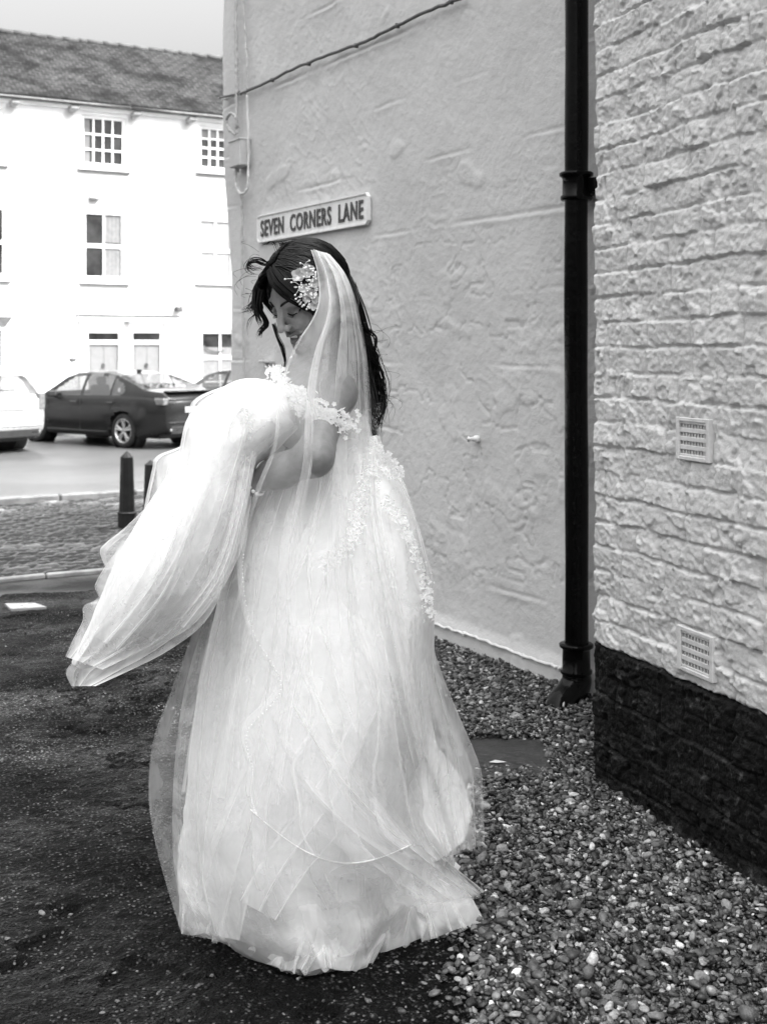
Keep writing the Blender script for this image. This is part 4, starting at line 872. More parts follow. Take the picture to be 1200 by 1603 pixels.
def hand_pts(Wr, D, Pn, sgn):
    """finger chains: D along the hand, Pn palm side"""
    S_ = np.cross(D, Pn); out = []
    for k, (ln, off) in enumerate(((.070, -.030), (.080, -.010), (.074, .010), (.058, .029))):
        b = Wr + D * .085 + S_ * off * sgn; a1 = b + (D * .80 + Pn * .55) * ln * .48; a2 = a1 + (D * .05 + Pn * 1.0) * ln * .34; a3 = a2 + (-D * .7 + Pn * .6) * ln * .26
        out.append([b, a1, a2, a3, .0088 - .0008 * (k == 3)])
    b = Wr + D * .03 - S_ * .030 * sgn; a1 = b + (D * .6 - S_ * .55 * sgn + Pn * .4) * .040; a2 = a1 + (D * .8 + Pn * .5) * .034; a3 = a2 + (D * .7 + S_ * .3 * sgn + Pn * .6) * .022
    out.append([b, a1, a2, a3, .0100]); return out
nrm = lambda v: np.asarray(v, float) / np.linalg.norm(v)
DL_ = nrm(WL - EL + np.array([-.02, 0, -.06])); PL_ = nrm(np.cross(DL_, np.cross([.2, .5, -.8], DL_))); DR_ = nrm([-.7, -.5, .1]); PR_ = nrm(np.cross(DR_, np.cross([0, -.2, -1], DR_)))
def arms_sdf(P):
    d = cap(P, SL, EL, .047, .040); d = smin(d, cap(P, SL + Lt * .0, SL - Lt * .06 + [0, 0, .015], .052, .055), .04); d = smin(d, cap(P, EL, WL * .6 + EL * .4, .040, .036), .03); d = smin(d, cap(P, WL * .55 + EL * .45, WL, .036, .025), .03)
    d = smin(d, smin(cap(P, SR, ER, .047, .040), cap(P, ER, WR, .038, .025), .03), .01)
    for Wr, D, Pn, sg_ in ((WL, DL_, PL_, 1), (WR, DR_, PR_, -1)):
        S_ = np.cross(D, Pn); pal = ell(P, Wr + D * .052, (D, S_, Pn), (.052, .040, .016)); d = smin(d, pal, .02)
        for b, a1, a2, a3, r_ in hand_pts(Wr, D, Pn, sg_):
            f_ = np.minimum(np.minimum(cap(P, b, a1, r_ * 1.05, r_), cap(P, a1, a2, r_, r_ * .93)), cap(P, a2, a3, r_ * .93, r_ * .8)); d = smin(d, f_, .006)
    return d
def axis(lo, hi, f0, f1, fine, coarse): return np.concatenate([np.arange(lo, f0, coarse), np.arange(f0, f1, fine), np.arange(f1, hi, coarse)])
xs = axis(-.50, .06, HC[0] - .125, HC[0] + .125, .0024, .0052); ys_ = axis(2.76, 3.46, HC[1] - .125, HC[1] + .125, .0026, .0056); zs = axis(.86, 1.70, HC[2] - .155, HC[2] + .13, .0024, .0056)
GX, GY, GZ = np.meshgrid(xs.astype(np.float32), ys_.astype(np.float32), zs.astype(np.float32), indexing='ij', sparse=True)
Pg = (GX, GY, GZ)
fb = smin(torso_sdf(Pg), arms_sdf(Pg), .03); tors = None
nt_ = HC - Fh * .030 - Uh * .085; fb = smin(fb, cap(Pg, nt_ + Uh * .05, NB, .046, .052), .035)
ix = [slice(np.searchsorted(g, c - .14), np.searchsorted(g, c + .14)) for g, c in ((xs, HC[0]), (ys_, HC[1]))] + [slice(np.searchsorted(zs, HC[2] - .17), len(zs))]
hd = head_sdf((GX[ix[0]], GY[:, ix[1]], GZ[:, :, ix[2]])); fb[ix[0], ix[1], ix[2]] = smin(fb[ix[0], ix[1], ix[2]], hd, .022)
fb[:, :, :2] = 1; fb[:, :, -1] = 1
BV, BF = nets(fb, xs, ys_, zs); del fb, hd
# skin tone: lips, lids
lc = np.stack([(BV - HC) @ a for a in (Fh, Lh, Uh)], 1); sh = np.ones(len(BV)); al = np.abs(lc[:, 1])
lip = np.minimum(np.hypot(lc[:, 2] + .0595 - al * .1, (lc[:, 0] - .092) * .4), np.hypot(lc[:, 2] + .079 - al * .5, (lc[:, 0] - .09) * .4)); sh *= 1 - .50 * sstep(.0075, .0045, lip) * (al < .029) * (lc[:, 0] > .07)
lid = np.hypot((al - .031) / 1.5, lc[:, 2] - .004); sh *= 1 - .45 * sstep(.0125, .006, lid) * (lc[:, 0] > .05)
inm = (np.abs(lc[:, 2] + .0685) < .0045) & (al < .022) & (lc[:, 0] > .07) & (lc[:, 0] < .089); sh[inm] *= .25; sh *= 1 + .32 * sstep(-.15, -.09, lc[:, 2]) * (lc[:, 0] > -.12)  # face lightened in the skin colour, as if better lit than the arm
def m_skin():
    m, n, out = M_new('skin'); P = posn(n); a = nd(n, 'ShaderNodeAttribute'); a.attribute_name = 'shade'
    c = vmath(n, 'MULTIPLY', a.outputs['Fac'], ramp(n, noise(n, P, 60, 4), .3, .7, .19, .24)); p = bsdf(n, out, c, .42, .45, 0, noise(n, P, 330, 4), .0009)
    p.inputs['Subsurface Weight'].default_value = .15; p.inputs['Subsurface Radius'].default_value = (.012, .012, .012); p.inputs['Subsurface Scale'].default_value = .5; return m
M_SKIN = m_skin()
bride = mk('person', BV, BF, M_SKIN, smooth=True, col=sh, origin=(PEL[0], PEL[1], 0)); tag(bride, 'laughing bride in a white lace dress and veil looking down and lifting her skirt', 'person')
def fsurf(l, u):
    f = np.linspace(.14, .03, 200); p = [HC[k] + f * Fh[k] + l * Lh[k] + u * Uh[k] for k in range(3)]; d = head_sdf(p); i = np.argmax(d < 0); return f[i]
M_HAIR = mat('dark_hair', .0022, .35, 60, .38, .20, rvar=.08); M_TOOTH = mat('teeth', .75, .05, 50, .3)
for s in (1, -1):
    P_ = [hp(fsurf(s * l, u) + .0008, s * l, u) for l, u in ((.013, .0215), (.020, .0255), (.029, .0285), (.038, .0285), (.047, .0235))]
    V, Fa = tube_geo(catmull(P_, 14), np.interp(np.arange(14), [0, 2, 7, 13], [.0022, .0034, .0030, .0010]), 6); mk('eyebrow', V, Fa, M_HAIR, bride, smooth=True)
    P_ = [hp(fsurf(s * l, u) + .0012, s * l, u) for l, u in ((.0165, -.0030), (.023, -.0066), (.031, -.0080), (.039, -.0066), (.048, -.0010))]
    mb = MB(); pl_ = catmull(P_, 16); mb.tube(pl_, .0017, 6)
    for p in pl_[2:]: mb.tube([p, p + Fh * .006 - Uh * .004, p + Fh * .009 - Uh * .003 + Lh * s * .002], [.0006, .0005, .0002], 3, False)
    mk('eyelashes', np.concatenate(mb.V), mb.F, M_HAIR, bride)
tv = np.array([[hp(.0855 - 22 * l * l * .5, l, u) for l in np.linspace(-.023, .023, 15)] for u in (-.0630, -.0715)]); mk('teeth', tv, gridF(2, 15), M_TOOTH, bride, smooth=True)
# --- hair
hr_ = np.arange(-.16, .161, .0032); HX, HY, HZ_ = [(c + hr_).astype(np.float32) for c in HC]
G3 = np.meshgrid(HX, HY, HZ_, indexing='ij', sparse=True); L3 = [(G3[0] - HC[0]) * a[0] + (G3[1] - HC[1]) * a[1] + (G3[2] - HC[2]) * a[2] for a in (Fh, Lh, Uh)]; I3 = np.eye(3)
hc = ell(L3, (-.020, 0, .034), I3, (.108, .090, .101)); hc = smin(hc, ell(L3, (-.065, .01, -.03), I3, (.062, .078, .095)), .03); hc = smin(hc, ell(L3, (.012, .072, .01), I3, (.048, .022, .06)), .02); hc = smin(hc, ell(L3, (.012, -.074, .0), I3, (.045, .020, .07)), .02)
hc = smax(hc, -ell(L3, (.112, -.004, -.012), I3, (.060, .060, .082)), .012); hc = smax(hc, -ell(L3, (.070, 0, -.085), I3, (.068, .080, .06)), .012)
strand = perlin(L3[1] * 70 + L3[2] * 8, L3[0] * 8, L3[2] * 70 - L3[0] * 20); hc = hc + .0022 * strand
hc = hc + .008 * np.exp(-((L3[1] + .006) / .006) ** 2) * (L3[2] > .05) * (L3[0] > -.02)      # parting
HV, HF = nets(hc, HX, HY, HZ_); hair = mk('hair', HV, HF, M_HAIR, bride, smooth=True)
rh = np.random.default_rng(5)
def lock(guide, n, r0, r1, wav=.006, thick=.0010, m=26, nm='lock', flat=1.0, tipvar=.12):
    g = catmull(np.asarray(guide, float), m); T = np.linspace(0, 1, m); mb = MB()
    for i in range(n):
        o = rh.normal(size=3) * .5; o2 = rh.normal(size=3) * .5; ph = rh.uniform(0, 6.28, 3); fr = rh.uniform(1.5, 3.5); cut = int(m * rh.uniform(1 - tipvar, 1)); w = np.stack([np.sin(T * fr * 6.28 * .5 + p) for p in ph], 1) * wav * T[:, None]
        P_ = (g + o[None] * (r0 * (1 - T) + .35 * r1 * T)[:, None] + o2[None] * (r1 * T ** 1.3)[:, None] + w)[:max(cut, 4)]
        V, Fa = tube_geo(P_, thick * np.interp(np.linspace(0, 1, len(P_)), [0, .15, .7, 1], [.6, 1, .85, .15]) * rh.uniform(.6, 1.4), 4, False); mb.add(V, Fa)
    return mk(nm, np.concatenate(mb.V), mb.F, M_HAIR, hair)
# swept fringe on her left and hair over the ear
for k in range(7):
    d = k * .011
    lock([hp(.070 - d * .75, -.006 + d * .2, .108 + d * .22), hp(.092 - d, .020 + d * .4, .080 + d * .30), hp(.090 - d * .9, .048 + d * .45, .040 + d * .35), hp(.070 - d * .7, .074 + d * .3, .004 + d * .25), hp(.035 - d * .4, .090, -.018 + d * .1), hp(-.02, .094, -.03)], 26, .006, .008, .002, .0012)
    lock([hp(.068 - d * .8, -.008, .110 + d * .22), hp(.076 - d * .9, -.040, .092 + d * .25), hp(.068 - d * .7, -.072, .052 + d * .25), hp(.052 - d * .5, -.086, .0), hp(.035 - d * .4, -.088, -.05)], 22, .006, .008, .003, .0012)
Zc = 3.08
def pxl(pts, Y): return [PX(q[0], q[1], q[2] if len(q) > 2 else Y) for q in pts]
# windblown front pieces
lock(pxl([(432, 412, 3.10), (408, 440, 3.09), (398, 468, 3.07), (404, 492, 3.06), (411, 508, 3.05)], 3.08), 60, .012, .010, .004, .0011)
lock(pxl([(420, 430), (404, 446), (400, 470), (392, 482), (378, 488)], 3.07), 22, .008, .008, .006, .0009)
lock(pxl([(410, 455), (406, 480), (414, 497), (417, 508), (409, 518), (405, 530)], 3.05), 34, .006, .005, .004, .0011)
lock(pxl([(408, 470), (412, 484), (400, 490), (391, 505), (388, 525)], 3.06), 7, .004, .005, .006, .0008)
lock(pxl([(428, 408), (414, 413), (398, 408), (388, 414), (398, 421), (412, 416)], 3.10), 12, .006, .007, .004, .0008)
lock(pxl([(424, 415), (410, 406), (394, 407), (386, 417), (394, 428), (406, 431)], 3.10), 6, .005, .008, .004, .0007)
lock(pxl([(428, 508, 3.03), (434, 528, 3.02), (442, 545, 3.02), (446, 562, 3.02), (445, 580, 3.02)], 3.03), 16, .004, .003, .002, .0010)
lock(pxl([(442, 385), (470, 381), (497, 385), (520, 398), (540, 415)], 3.12), 50, .008, .009, .003, .0010)
lock(pxl([(470, 380), (500, 384), (520, 392), (512, 386), (508, 394)], 3.12), 5, .006, .008, .004, .0006)
for k in range(6):
    lock(pxl([(450 + k * 8, 383 + k), (440 + k * 4, 390), (425 + k * 2, 412), (414, 440 - k * 4)], 3.09), 16, .006, .006, .003, .0010)
# long hair down her back
for k in range(15):
    f = (k - 3) / 11; Y0 = 3.16 + .07 * f; x1 = 548 + 44 * f; yend = 694 - 26 * abs(f - .62) + rh.uniform(-14, 10)
    lock(pxl([(520 + 22 * f, 430 + 12 * f, 3.13), (540 + 22 * f, 490, Y0), (545 + 36 * f, 555, Y0 + .01), (546 + 48 * f, 610, Y0), (548 + 43 * f, 655, Y0 - .03), (554 + 32 * f, yend, Y0 - .06)], Y0), 34, .016, .018, .017, .0011, 40, tipvar=.35)
for pts in ([(572, 515), (588, 530), (586, 552), (592, 575), (598, 590)], [(575, 540), (592, 555), (590, 580), (594, 612), (602, 628)], [(578, 560), (598, 585), (598, 610), (590, 640), (597, 655)], [(580, 600), (598, 612), (600, 638), (592, 662), (588, 690)], [(560, 480), (570, 510), (582, 520), (580, 528)], [(582, 640), (590, 655), (596, 662)], [(578, 660), (586, 685), (580, 706), (576, 716)]):
    lock(pxl([(q[0], q[1]) for q in pts], 3.2), 9, .006, .008, .006, .0010)
# strands combed over the crown from the parting
mbc = MB(); e_c = np.array([-.020, 0, .034]); e_r = np.array([.1095, .0915, .1025])
for i in range(760):
    sd_h = 1 if rh.uniform() < .72 else -1; f0 = rh.uniform(-.75, .68); f1 = f0 * .6 - rh.uniform(.15, .65); p0 = np.array([f0, .05 * sd_h, 0]); p0[2] = math.sqrt(max(1 - f0 * f0, .05)); p1 = nrm([f1, .9 * sd_h, rh.uniform(-.55, .1)]); t = np.linspace(0, rh.uniform(.7, 1), 16)
    om = math.acos(max(-1, min(1, p0.dot(p1)))); w_ = (np.sin((1 - t) * om)[:, None] * p0 + np.sin(t * om)[:, None] * p1) / math.sin(om)
    w_ = w_ / np.linalg.norm(w_, axis=1, keepdims=True); off = 1.0 + rh.uniform(.0, .035) + .02 * np.sin(t * rh.uniform(3, 9) + rh.uniform(0, 6)) * t + (.05 * t ** 2 * rh.uniform(0, 1) if rh.uniform() < .12 else 0)
    L_ = e_c + w_ * e_r * off[:, None] + np.array([0, .012 * sd_h, 0]) * t[:, None] ** 2; P_ = HC + L_[:, :1] * Fh + L_[:, 1:2] * Lh + L_[:, 2:] * Uh
    V, Fa = tube_geo(P_, .0010 * rh.uniform(.5, 1.5) * np.interp(t / t[-1], [0, .1, .8, 1], [.4, 1, .9, .2]), 4, False); mbc.add(V, Fa)
mk('crown_strands', np.concatenate(mbc.V), mbc.F, M_HAIR, hair)
# fine fly-away hairs
mbh = MB()
for i in range(64):
    a = rh.uniform(0, 1); st = (rh.uniform(396, 470), rh.uniform(385, 480)) if a < .6 else (rh.uniform(565, 596), rh.uniform(500, 660)); dx = -1 if a < .6 else 1
    l = rh.uniform(14, 38); c_ = rh.uniform(-1, 1); p = [(st[0], st[1]), (st[0] + dx * l * .5, st[1] + c_ * 8 - 2), (st[0] + dx * l, st[1] + c_ * 20 + 4), (st[0] + dx * l * .8, st[1] + c_ * 30 + 12)]
    if a < .6 and st[0] > 430: p = [(st[0], 384 + (470 - st[0]) * .25), (st[0] - l * .3, 378), (st[0] - l * .8, 384)]
    V, Fa = tube_geo(catmull(pxl(p, 3.1), 9), [.00042] * 8 + [.0001], 3, False); mbh.add(V, Fa)
mk('stray_hairs', np.concatenate(mbh.V), mbh.F, M_HAIR, hair)
# --- cloth
def m_cloth(name, base, bd=.002, trans=.25, dirt=False):
    m, n, out = M_new(name); P = posn(n); c = ramp(n, noise(n, P, 7, 4), .3, .7, base * .97, base * 1.02)
    if dirt:
        z = nd(n, 'ShaderNodeSeparateXYZ'); n.links.new(P, z.inputs[0]); d_ = vmath(n, 'MULTIPLY', ramp(n, z.outputs['Z'], .02, .40, 1, 0), ramp(n, noise(n, P, 16, 5, .7, .6), .56, .72, 0, .6)); c = vmath(n, 'MULTIPLY', c, vmath(n, 'SUBTRACT', 1.0, d_))
    df = nd(n, 'ShaderNodeBsdfDiffuse'); tl_ = nd(n, 'ShaderNodeBsdfTranslucent'); mx_ = nd(n, 'ShaderNodeMixShader'); mx_.inputs[0].default_value = trans
    b = nd(n, 'ShaderNodeBump'); b.inputs['Distance'].default_value = bd; n.links.new(noise(n, P, 24, 4, .55, 1.0), b.inputs['Height']); n.links.new(b.outputs[0], df.inputs['Normal'])
    n.links.new(c, df.inputs['Color']); n.links.new(c, tl_.inputs['Color']); n.links.new(df.outputs[0], mx_.inputs[1]); n.links.new(tl_.outputs[0], mx_.inputs[2]); n.links.new(mx_.outputs[0], out.inputs['Surface']); return m
def m_tulle(name, alpha, base=.9):
    m, n, out = M_new(name); P = posn(n); a = nd(n, 'ShaderNodeAttribute'); a.attribute_name = 'shade'
    df = nd(n, 'ShaderNodeBsdfDiffuse'); df.inputs['Color'].default_value = (base,) * 3 + (1,); tl_ = nd(n, 'ShaderNodeBsdfTranslucent'); tl_.inputs['Color'].default_value = (base,) * 3 + (1,); mx_ = nd(n, 'ShaderNodeMixShader'); mx_.inputs[0].default_value = .40
    n.links.new(df.outputs[0], mx_.inputs[1]); n.links.new(tl_.outputs[0], mx_.inputs[2]); tr = nd(n, 'ShaderNodeBsdfTransparent'); m2 = nd(n, 'ShaderNodeMixShader')
    lw = nd(n, 'ShaderNodeLayerWeight'); lw.inputs['Blend'].default_value = .5          # net looks denser where it turns edge-on
    cs = vmath(n, 'MAXIMUM', vmath(n, 'SUBTRACT', 1.0, lw.outputs['Facing']), .10)
    fa = vmath(n, 'MULTIPLY', a.outputs['Fac'], ramp(n, noise(n, P, 8, 4, .6, 1.2), .32, .68, alpha * .62, alpha * 1.35), True)
    fa = vmath(n, 'SUBTRACT', 1.0, vmath(n, 'POWER', vmath(n, 'SUBTRACT', 1.0, fa), vmath(n, 'DIVIDE', 1.0, cs)), True)
    n.links.new(fa, m2.inputs[0]); n.links.new(tr.outputs[0], m2.inputs[1]); n.links.new(mx_.outputs[0], m2.inputs[2]); n.links.new(m2.outputs[0], out.inputs['Surface']); return m
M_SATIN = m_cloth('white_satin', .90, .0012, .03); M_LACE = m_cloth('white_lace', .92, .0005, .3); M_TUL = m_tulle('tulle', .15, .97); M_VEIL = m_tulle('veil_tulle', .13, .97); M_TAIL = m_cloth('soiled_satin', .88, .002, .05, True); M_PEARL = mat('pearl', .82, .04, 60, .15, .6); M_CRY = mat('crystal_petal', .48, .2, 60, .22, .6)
# skirt table: z, left u, right u (at depth yc), yc, half depth
TB = np.array([(1.20, 428, 590, 3.17, .10), (1.13, 410, 602, 3.17, .14), (1.05, 388, 630, 3.16, .19), (.907, 366, 657, 3.15, .25), (.746, 346, 670, 3.14, .30), (.584, 322, 669, 3.13, .335), (.423, 309, 656, 3.12, .36), (.261, 304, 638, 3.11, .372), (.1, 306, 644, 3.09, .385), (0, 318, 655, 3.08, .395)])[::-1]
def tb(z, k): return np.interp(z, TB[:, 0], TB[:, k])
def sk(z):
    yc = tb(z, 3); x0 = (tb(z, 1) - CX) / F * yc; x1 = (tb(z, 2) - CX) / F * yc; return (x0 + x1) / 2, (x1 - x0) / 2, yc, tb(z, 4)
# outline of the cloth on the ground
OUT_PX = [(285, 1462), (330, 1474), (362, 1482), (398, 1508), (440, 1522), (480, 1532), (530, 1524), (573, 1518), (590, 1492), (612, 1490), (640, 1472), (662, 1476), (700, 1462), (752, 1450), (722, 1420), (748, 1400), (700, 1378), (690, 1360)]
GO = np.array([gp(u, v)[:2] for u, v in OUT_PX]); GC = np.array([-.15, 3.08])
_a = np.arctan2(GO[:, 1] - GC[1], GO[:, 0] - GC[0]); _r = np.hypot(*(GO - GC).T); o_ = np.argsort(_a); _a, _r = _a[o_], _r[o_]
th_full = np.concatenate([_a, [_a[-1] + .5, np.pi / 2 + .2, np.pi - .3]]) if _a[-1] < 1 else _a
def Rg(th):
    t = (th + np.pi) % (2 * np.pi) - np.pi
    A = np.concatenate([[-np.pi - .0001], _a, [.45, 1.2, 2.0, 2.8, np.pi]]); R_ = np.concatenate([[.335], _r, [.38, .36, .35, .335, .335]]); i = np.argsort(A)
    return np.interp(t, A[i], R_[i])
def skirt(name, mt, scale, nf, amp, seed, zs_, nth=900, tang=0.0, alpha=None, spread=1.0, parent=None, crumple=.02, lift=None, shear=0.0, ridge_=0.0):
    th = np.linspace(0, 2 * np.pi, nth, endpoint=False); rows = []; sh = []
    for z in zs_:
        xc, hx, yc, hy = sk(z); g = np.clip((1.2 - z) / 1.2, 0, 1)
        drift = .5 * perlin(z * 1.5 + seed, .3) + .35 * g
        ph = nf * (th + .16 * perlin(np.cos(th) * 1.6 + seed, np.sin(th) * 1.6, z * .3)) + 1.6 * perlin(np.cos(th) * 2 + 3 * seed, np.sin(th) * 2, z * .35 + 5) + drift + shear * nf * g
        am = amp * g ** 1.2 * (.55 + .9 * np.abs(perlin(np.cos(th) * 2.3 + 9 * seed, np.sin(th) * 2.3, z * .7)))
        fold = am * (np.cos(ph) + .35 * np.cos(2.3 * ph + 1.7)) ; t2 = th + tang * g * np.sin(ph + .5) / nf
        fine = .04 * amp * g * perlin(np.cos(th) * 14 + seed, np.sin(th) * 14, z * 2.2)
        w = np.clip((.34 - z) / .34, 0, 1) ** 1.6 * spread
        ex, ey = hx * scale * np.cos(t2), hy * scale * np.sin(t2); rr = np.hypot(ex, ey); cxz, cyz = xc * (1 - w) + GC[0] * w, yc * (1 - w) + GC[1] * w
        ang = np.arctan2(ey, ex); R_ = rr * (1 - w) + Rg(ang) * scale ** .25 * w; thz = th + shear * .6 * g; R_ = R_ + (fold + fine) * (1 - .75 * w) + ridge_ * g ** .7 * (ridge(perlin(np.cos(thz) * 3.2 + 5 * seed, np.sin(thz) * 3.2, z * 1.1 + seed) * 2.2) - .4 + .5 * ridge(perlin(np.cos(thz) * 6 + seed, np.sin(thz) * 6, z * 2.4 + seed) * 2)) * (1 - .6 * w)
        cr = crumple * np.clip((.42 - z) / .42, 0, 1) * (.25 + .75 * sstep(0, .12, z)) * (1.2 * perlin(np.cos(th) * 3.5 + seed, np.sin(th) * 3.5, z * 9) + .6 * (ridge(perlin(np.cos(th) * 6, np.sin(th) * 6 + seed, z * 11) * 2) - .5))
        R_ = R_ + cr; zz = z + .9 * cr * (z > .015) + (0 if lift is None else lift(th) * g ** 3)
        rows.append(np.stack([cxz + R_ * np.cos(ang), cyz + R_ * np.sin(ang), np.maximum(zz, .006 + .006 * (perlin(np.cos(th) * 9, np.sin(th) * 9, seed) + 1))], 1)); sh.append(np.full(nth, 1.0))
    V = np.concatenate(rows); return mk(name, V, gridF(len(zs_), nth, True), mt, parent, smooth=True, col=np.concatenate(sh))
dress = empty('dress', ORG['person'], bride)
zz_ = np.concatenate([np.linspace(1.18, .35, 60), np.linspace(.34, .02, 46), [.008]])
skirt('skirt', M_SATIN, .965, 6, .014, 1.0, np.linspace(1.18, .055, 90), parent=dress, crumple=.016, shear=.25, ridge_=.009, lift=lambda th: .10 * perlin(np.cos(th) * 2.2, np.sin(th) * 2.2, 3.1) + .05 * perlin(np.cos(th) * 6, np.sin(th) * 6, 1.1))
skirt('tulle_layer', M_TUL, 1.0, 5, .016, 2.3, zz_, tang=2.5, parent=dress, crumple=.030, shear=.55, ridge_=.004)
skirt('tulle_layer', M_TUL, 1.03, 4, .018, 4.1, zz_[6:], tang=2.8, parent=dress, crumple=.034, spread=1.0, shear=-.5, ridge_=.004)
skirt('tulle_layer', M_TUL, .97, 7, .030, 8.3, zz_[40:-6], tang=2.4, parent=dress, crumple=.040, spread=.92, shear=.3, ridge_=.012)
def Yfront(u, v, off=.03, sc=1.0):
    Y = np.linspace(2.4, 3.4, 400); P_ = np.stack([(u - CX) / F * Y, Y, H + (HZ - v) / F * Y]); xc, hx, yc, hy = sk(P_[2]); ins = ((P_[0] - xc) / (hx * sc)) ** 2 + ((Y - yc) / (hy * sc)) ** 2 < 1
    return (Y[np.argmax(ins)] if ins.any() else 3.12) - off
M_FRILL = m_tulle('frill_tulle', .20, .97); M_TRAIN = m_tulle('train_tulle', .30, .97)
# --- free cloth sheets: rows (uL, vL, YL, uR, vR, YR)
def sheet(name, rows, mt, parent, k=7, A=.03, B=.012, ns=70, nt=160, seed=0, bulge=.0, alpha=None, hem=0.0, wr=.004, lin=False, A2=0.0, k2=19):
    rows = np.array(rows, float); x_ = np.linspace(0, len(rows) - 1, ns)
    R_ = np.stack([np.interp(x_, np.arange(len(rows)), rows[:, c]) for c in range(6)], 1) if lin else catmull(rows, ns); t = np.linspace(0, 1, nt); V = []; al = []
    for i, r_ in enumerate(R_):
        s = i / (ns - 1); p = 2 * np.pi * (k * t + .55 * perlin(t * k * .7 + seed, s * .25)) + 2.0 * perlin(t * 2.1 + seed * 3, s * .6 + 2) + seed; am = np.sin(np.pi * np.clip(t, 0, 1)) ** .35 * (.45 + 1.3 * np.abs(perlin(t * k * .6 + 5 * seed, s * .6)))
        q = np.clip(t + A * am * np.sin(p) + A2 * np.maximum(0, perlin(t * 6 + seed, s * 1.2) + .15) * np.sin(np.pi * t) * np.sin(2 * np.pi * (k2 * t + .8 * perlin(t * 5 + seed, s * .3))), -.02, 1.02); u = r_[0] + (r_[3] - r_[0]) * q; v = r_[1] + (r_[4] - r_[1]) * q + hem * np.sin(np.pi * q) * s ** 3
        Y = r_[2] + (r_[5] - r_[2]) * q - bulge * np.sin(np.pi * q) + B * am * np.cos(p) + wr * perlin(t * 5 + seed, s * 4, seed)
        V.append(PX(u, v, Y).T); al.append(np.full(nt, 1.0 if alpha is None else np.interp(s, *alpha)))
    return mk(name, np.concatenate(V), gridF(ns, nt), mt, parent, smooth=True, col=np.concatenate(al)), np.array(V)
def R6(L, Rr, Yl, Yr): return [(L[i][0], L[i][1], Yl[i] if isinstance(Yl, list) else Yl, Rr[i][0], Rr[i][1], Yr[i] if isinstance(Yr, list) else Yr) for i in range(len(L))]
# right-hand satin tail with tulle over it, left and right wings of tulle
sheet('satin_tail', R6([(600, 1060), (600, 1150), (606, 1230), (626, 1300), (684, 1348)], [(668, 1090), (684, 1168), (722, 1216), (740, 1272), (727, 1316)], [3.16, 3.14, 3.10, 3.06, 3.0], [3.18, 3.14, 3.10, 3.07, 3.02]), M_TAIL, dress, 3, .07, .018, 70, 90, 3.0, .03, lin=True)
for sd0, dxy in ((1.3, 0), (2.9, -14)):
    sheet('tulle_panel', R6([(648, 960), (640, 1060), (634, 1160), (636, 1260), (672, 1352)], [(668 + dxy * .3, 985), (702 + dxy, 1082), (748 + dxy, 1192), (755 + dxy, 1240), (758 + dxy, 1322)], [2.95, 2.90, 2.88, 2.88, 2.9], [3.14, 3.14, 3.12, 3.08, 3.02]), M_TUL, dress, 3, .05, .020, 60, 90, sd0, .02)
sheet('tulle_panel', R6([(310, 968), (272, 1070), (240, 1160), (233, 1250), (248, 1340), (284, 1462)], [(352, 975), (345, 1080), (335, 1180), (332, 1280), (350, 1380), (372, 1478)], [2.99, 2.96, 2.92, 2.90, 2.87, 2.83], [2.90, 2.86, 2.82, 2.80, 2.78, 2.76]), M_TUL, dress, 3, .03, .007, 80, 140, 5.1, .01, A2=.012, k2=11)
sheet('tulle_panel', R6([(330, 945), (296, 1050), (278, 1150), (270, 1270), (274, 1370), (296, 1450)], [(380, 930), (372, 1050), (365, 1180), (362, 1280), (380, 1390), (400, 1480)], [2.96, 2.92, 2.88, 2.86, 2.84, 2.80], [2.88, 2.84, 2.80, 2.78, 2.76, 2.74]), M_TUL, dress, 3, .06, .012, 80, 140, 7.7, .015, A2=.015, k2=13)
sheet('tulle_panel', R6([(440, 706), (396, 860), (388, 950), (360, 1100), (330, 1250), (320, 1380), (350, 1470)], [(588, 700), (580, 860), (590, 950), (610, 1080), (625, 1200), (650, 1310), (690, 1375)], [3.02, 2.88, 2.83, 2.77, 2.73, 2.70, 2.72], [3.02, 2.89, 2.84, 2.79, 2.78, 2.78, 2.86]), M_TUL, dress, 4, .09, .02, 90, 260, 9.4, .05)
sheet('tulle_panel', R6([(380, 1150), (400, 1250), (470, 1320), (560, 1370), (640, 1420)], [(470, 1100), (540, 1200), (620, 1290), (690, 1352), (752, 1402)], [2.70, 2.68, 2.68, 2.70, 2.78], [2.72, 2.70, 2.72, 2.82, 2.98]), M_TUL, dress, 3, .06, .015, 60, 90, 11.2, .02)
for sd0, L_, Rr in ((31.1, [(415, 1050), (480, 1225), (545, 1295), (612, 1340)], [(505, 1060), (565, 1190), (625, 1280), (676, 1345)]), (32.3, [(500, 980), (560, 1150), (635, 1310), (690, 1362)], [(565, 960), (622, 1120), (668, 1270), (702, 1345)]), (33.4, [(430, 980), (398, 1150), (330, 1320), (290, 1456)], [(488, 980), (455, 1150), (405, 1330), (374, 1472)]),
                    (34.2, [(570, 1090), (500, 1220), (420, 1330), (376, 1410)], [(610, 1130), (550, 1270), (474, 1370), (430, 1440)]), (35.7, [(440, 716), (388, 830), (350, 950), (308, 1100), (284, 1240)], [(462, 720), (425, 840), (402, 960), (374, 1100), (352, 1250)]), (36.6, [(520, 716), (476, 830), (420, 960), (385, 1120), (375, 1250)], [(540, 716), (530, 840), (490, 980), (460, 1120), (440, 1260)]), (37.1, [(556, 712), (548, 820), (560, 950), (600, 1100), (640, 1220)], [(588, 706), (596, 810), (625, 940), (650, 1080), (664, 1180)])):
    sheet('tulle_panel', [(p[0], p[1], Yfront(p[0], p[1], .06), q[0], q[1], Yfront(min(q[0], 640), q[1], .06)) for p, q in zip(L_, Rr)], M_FRILL, dress, 2, .16, .014, 60, 100, sd0, .015)
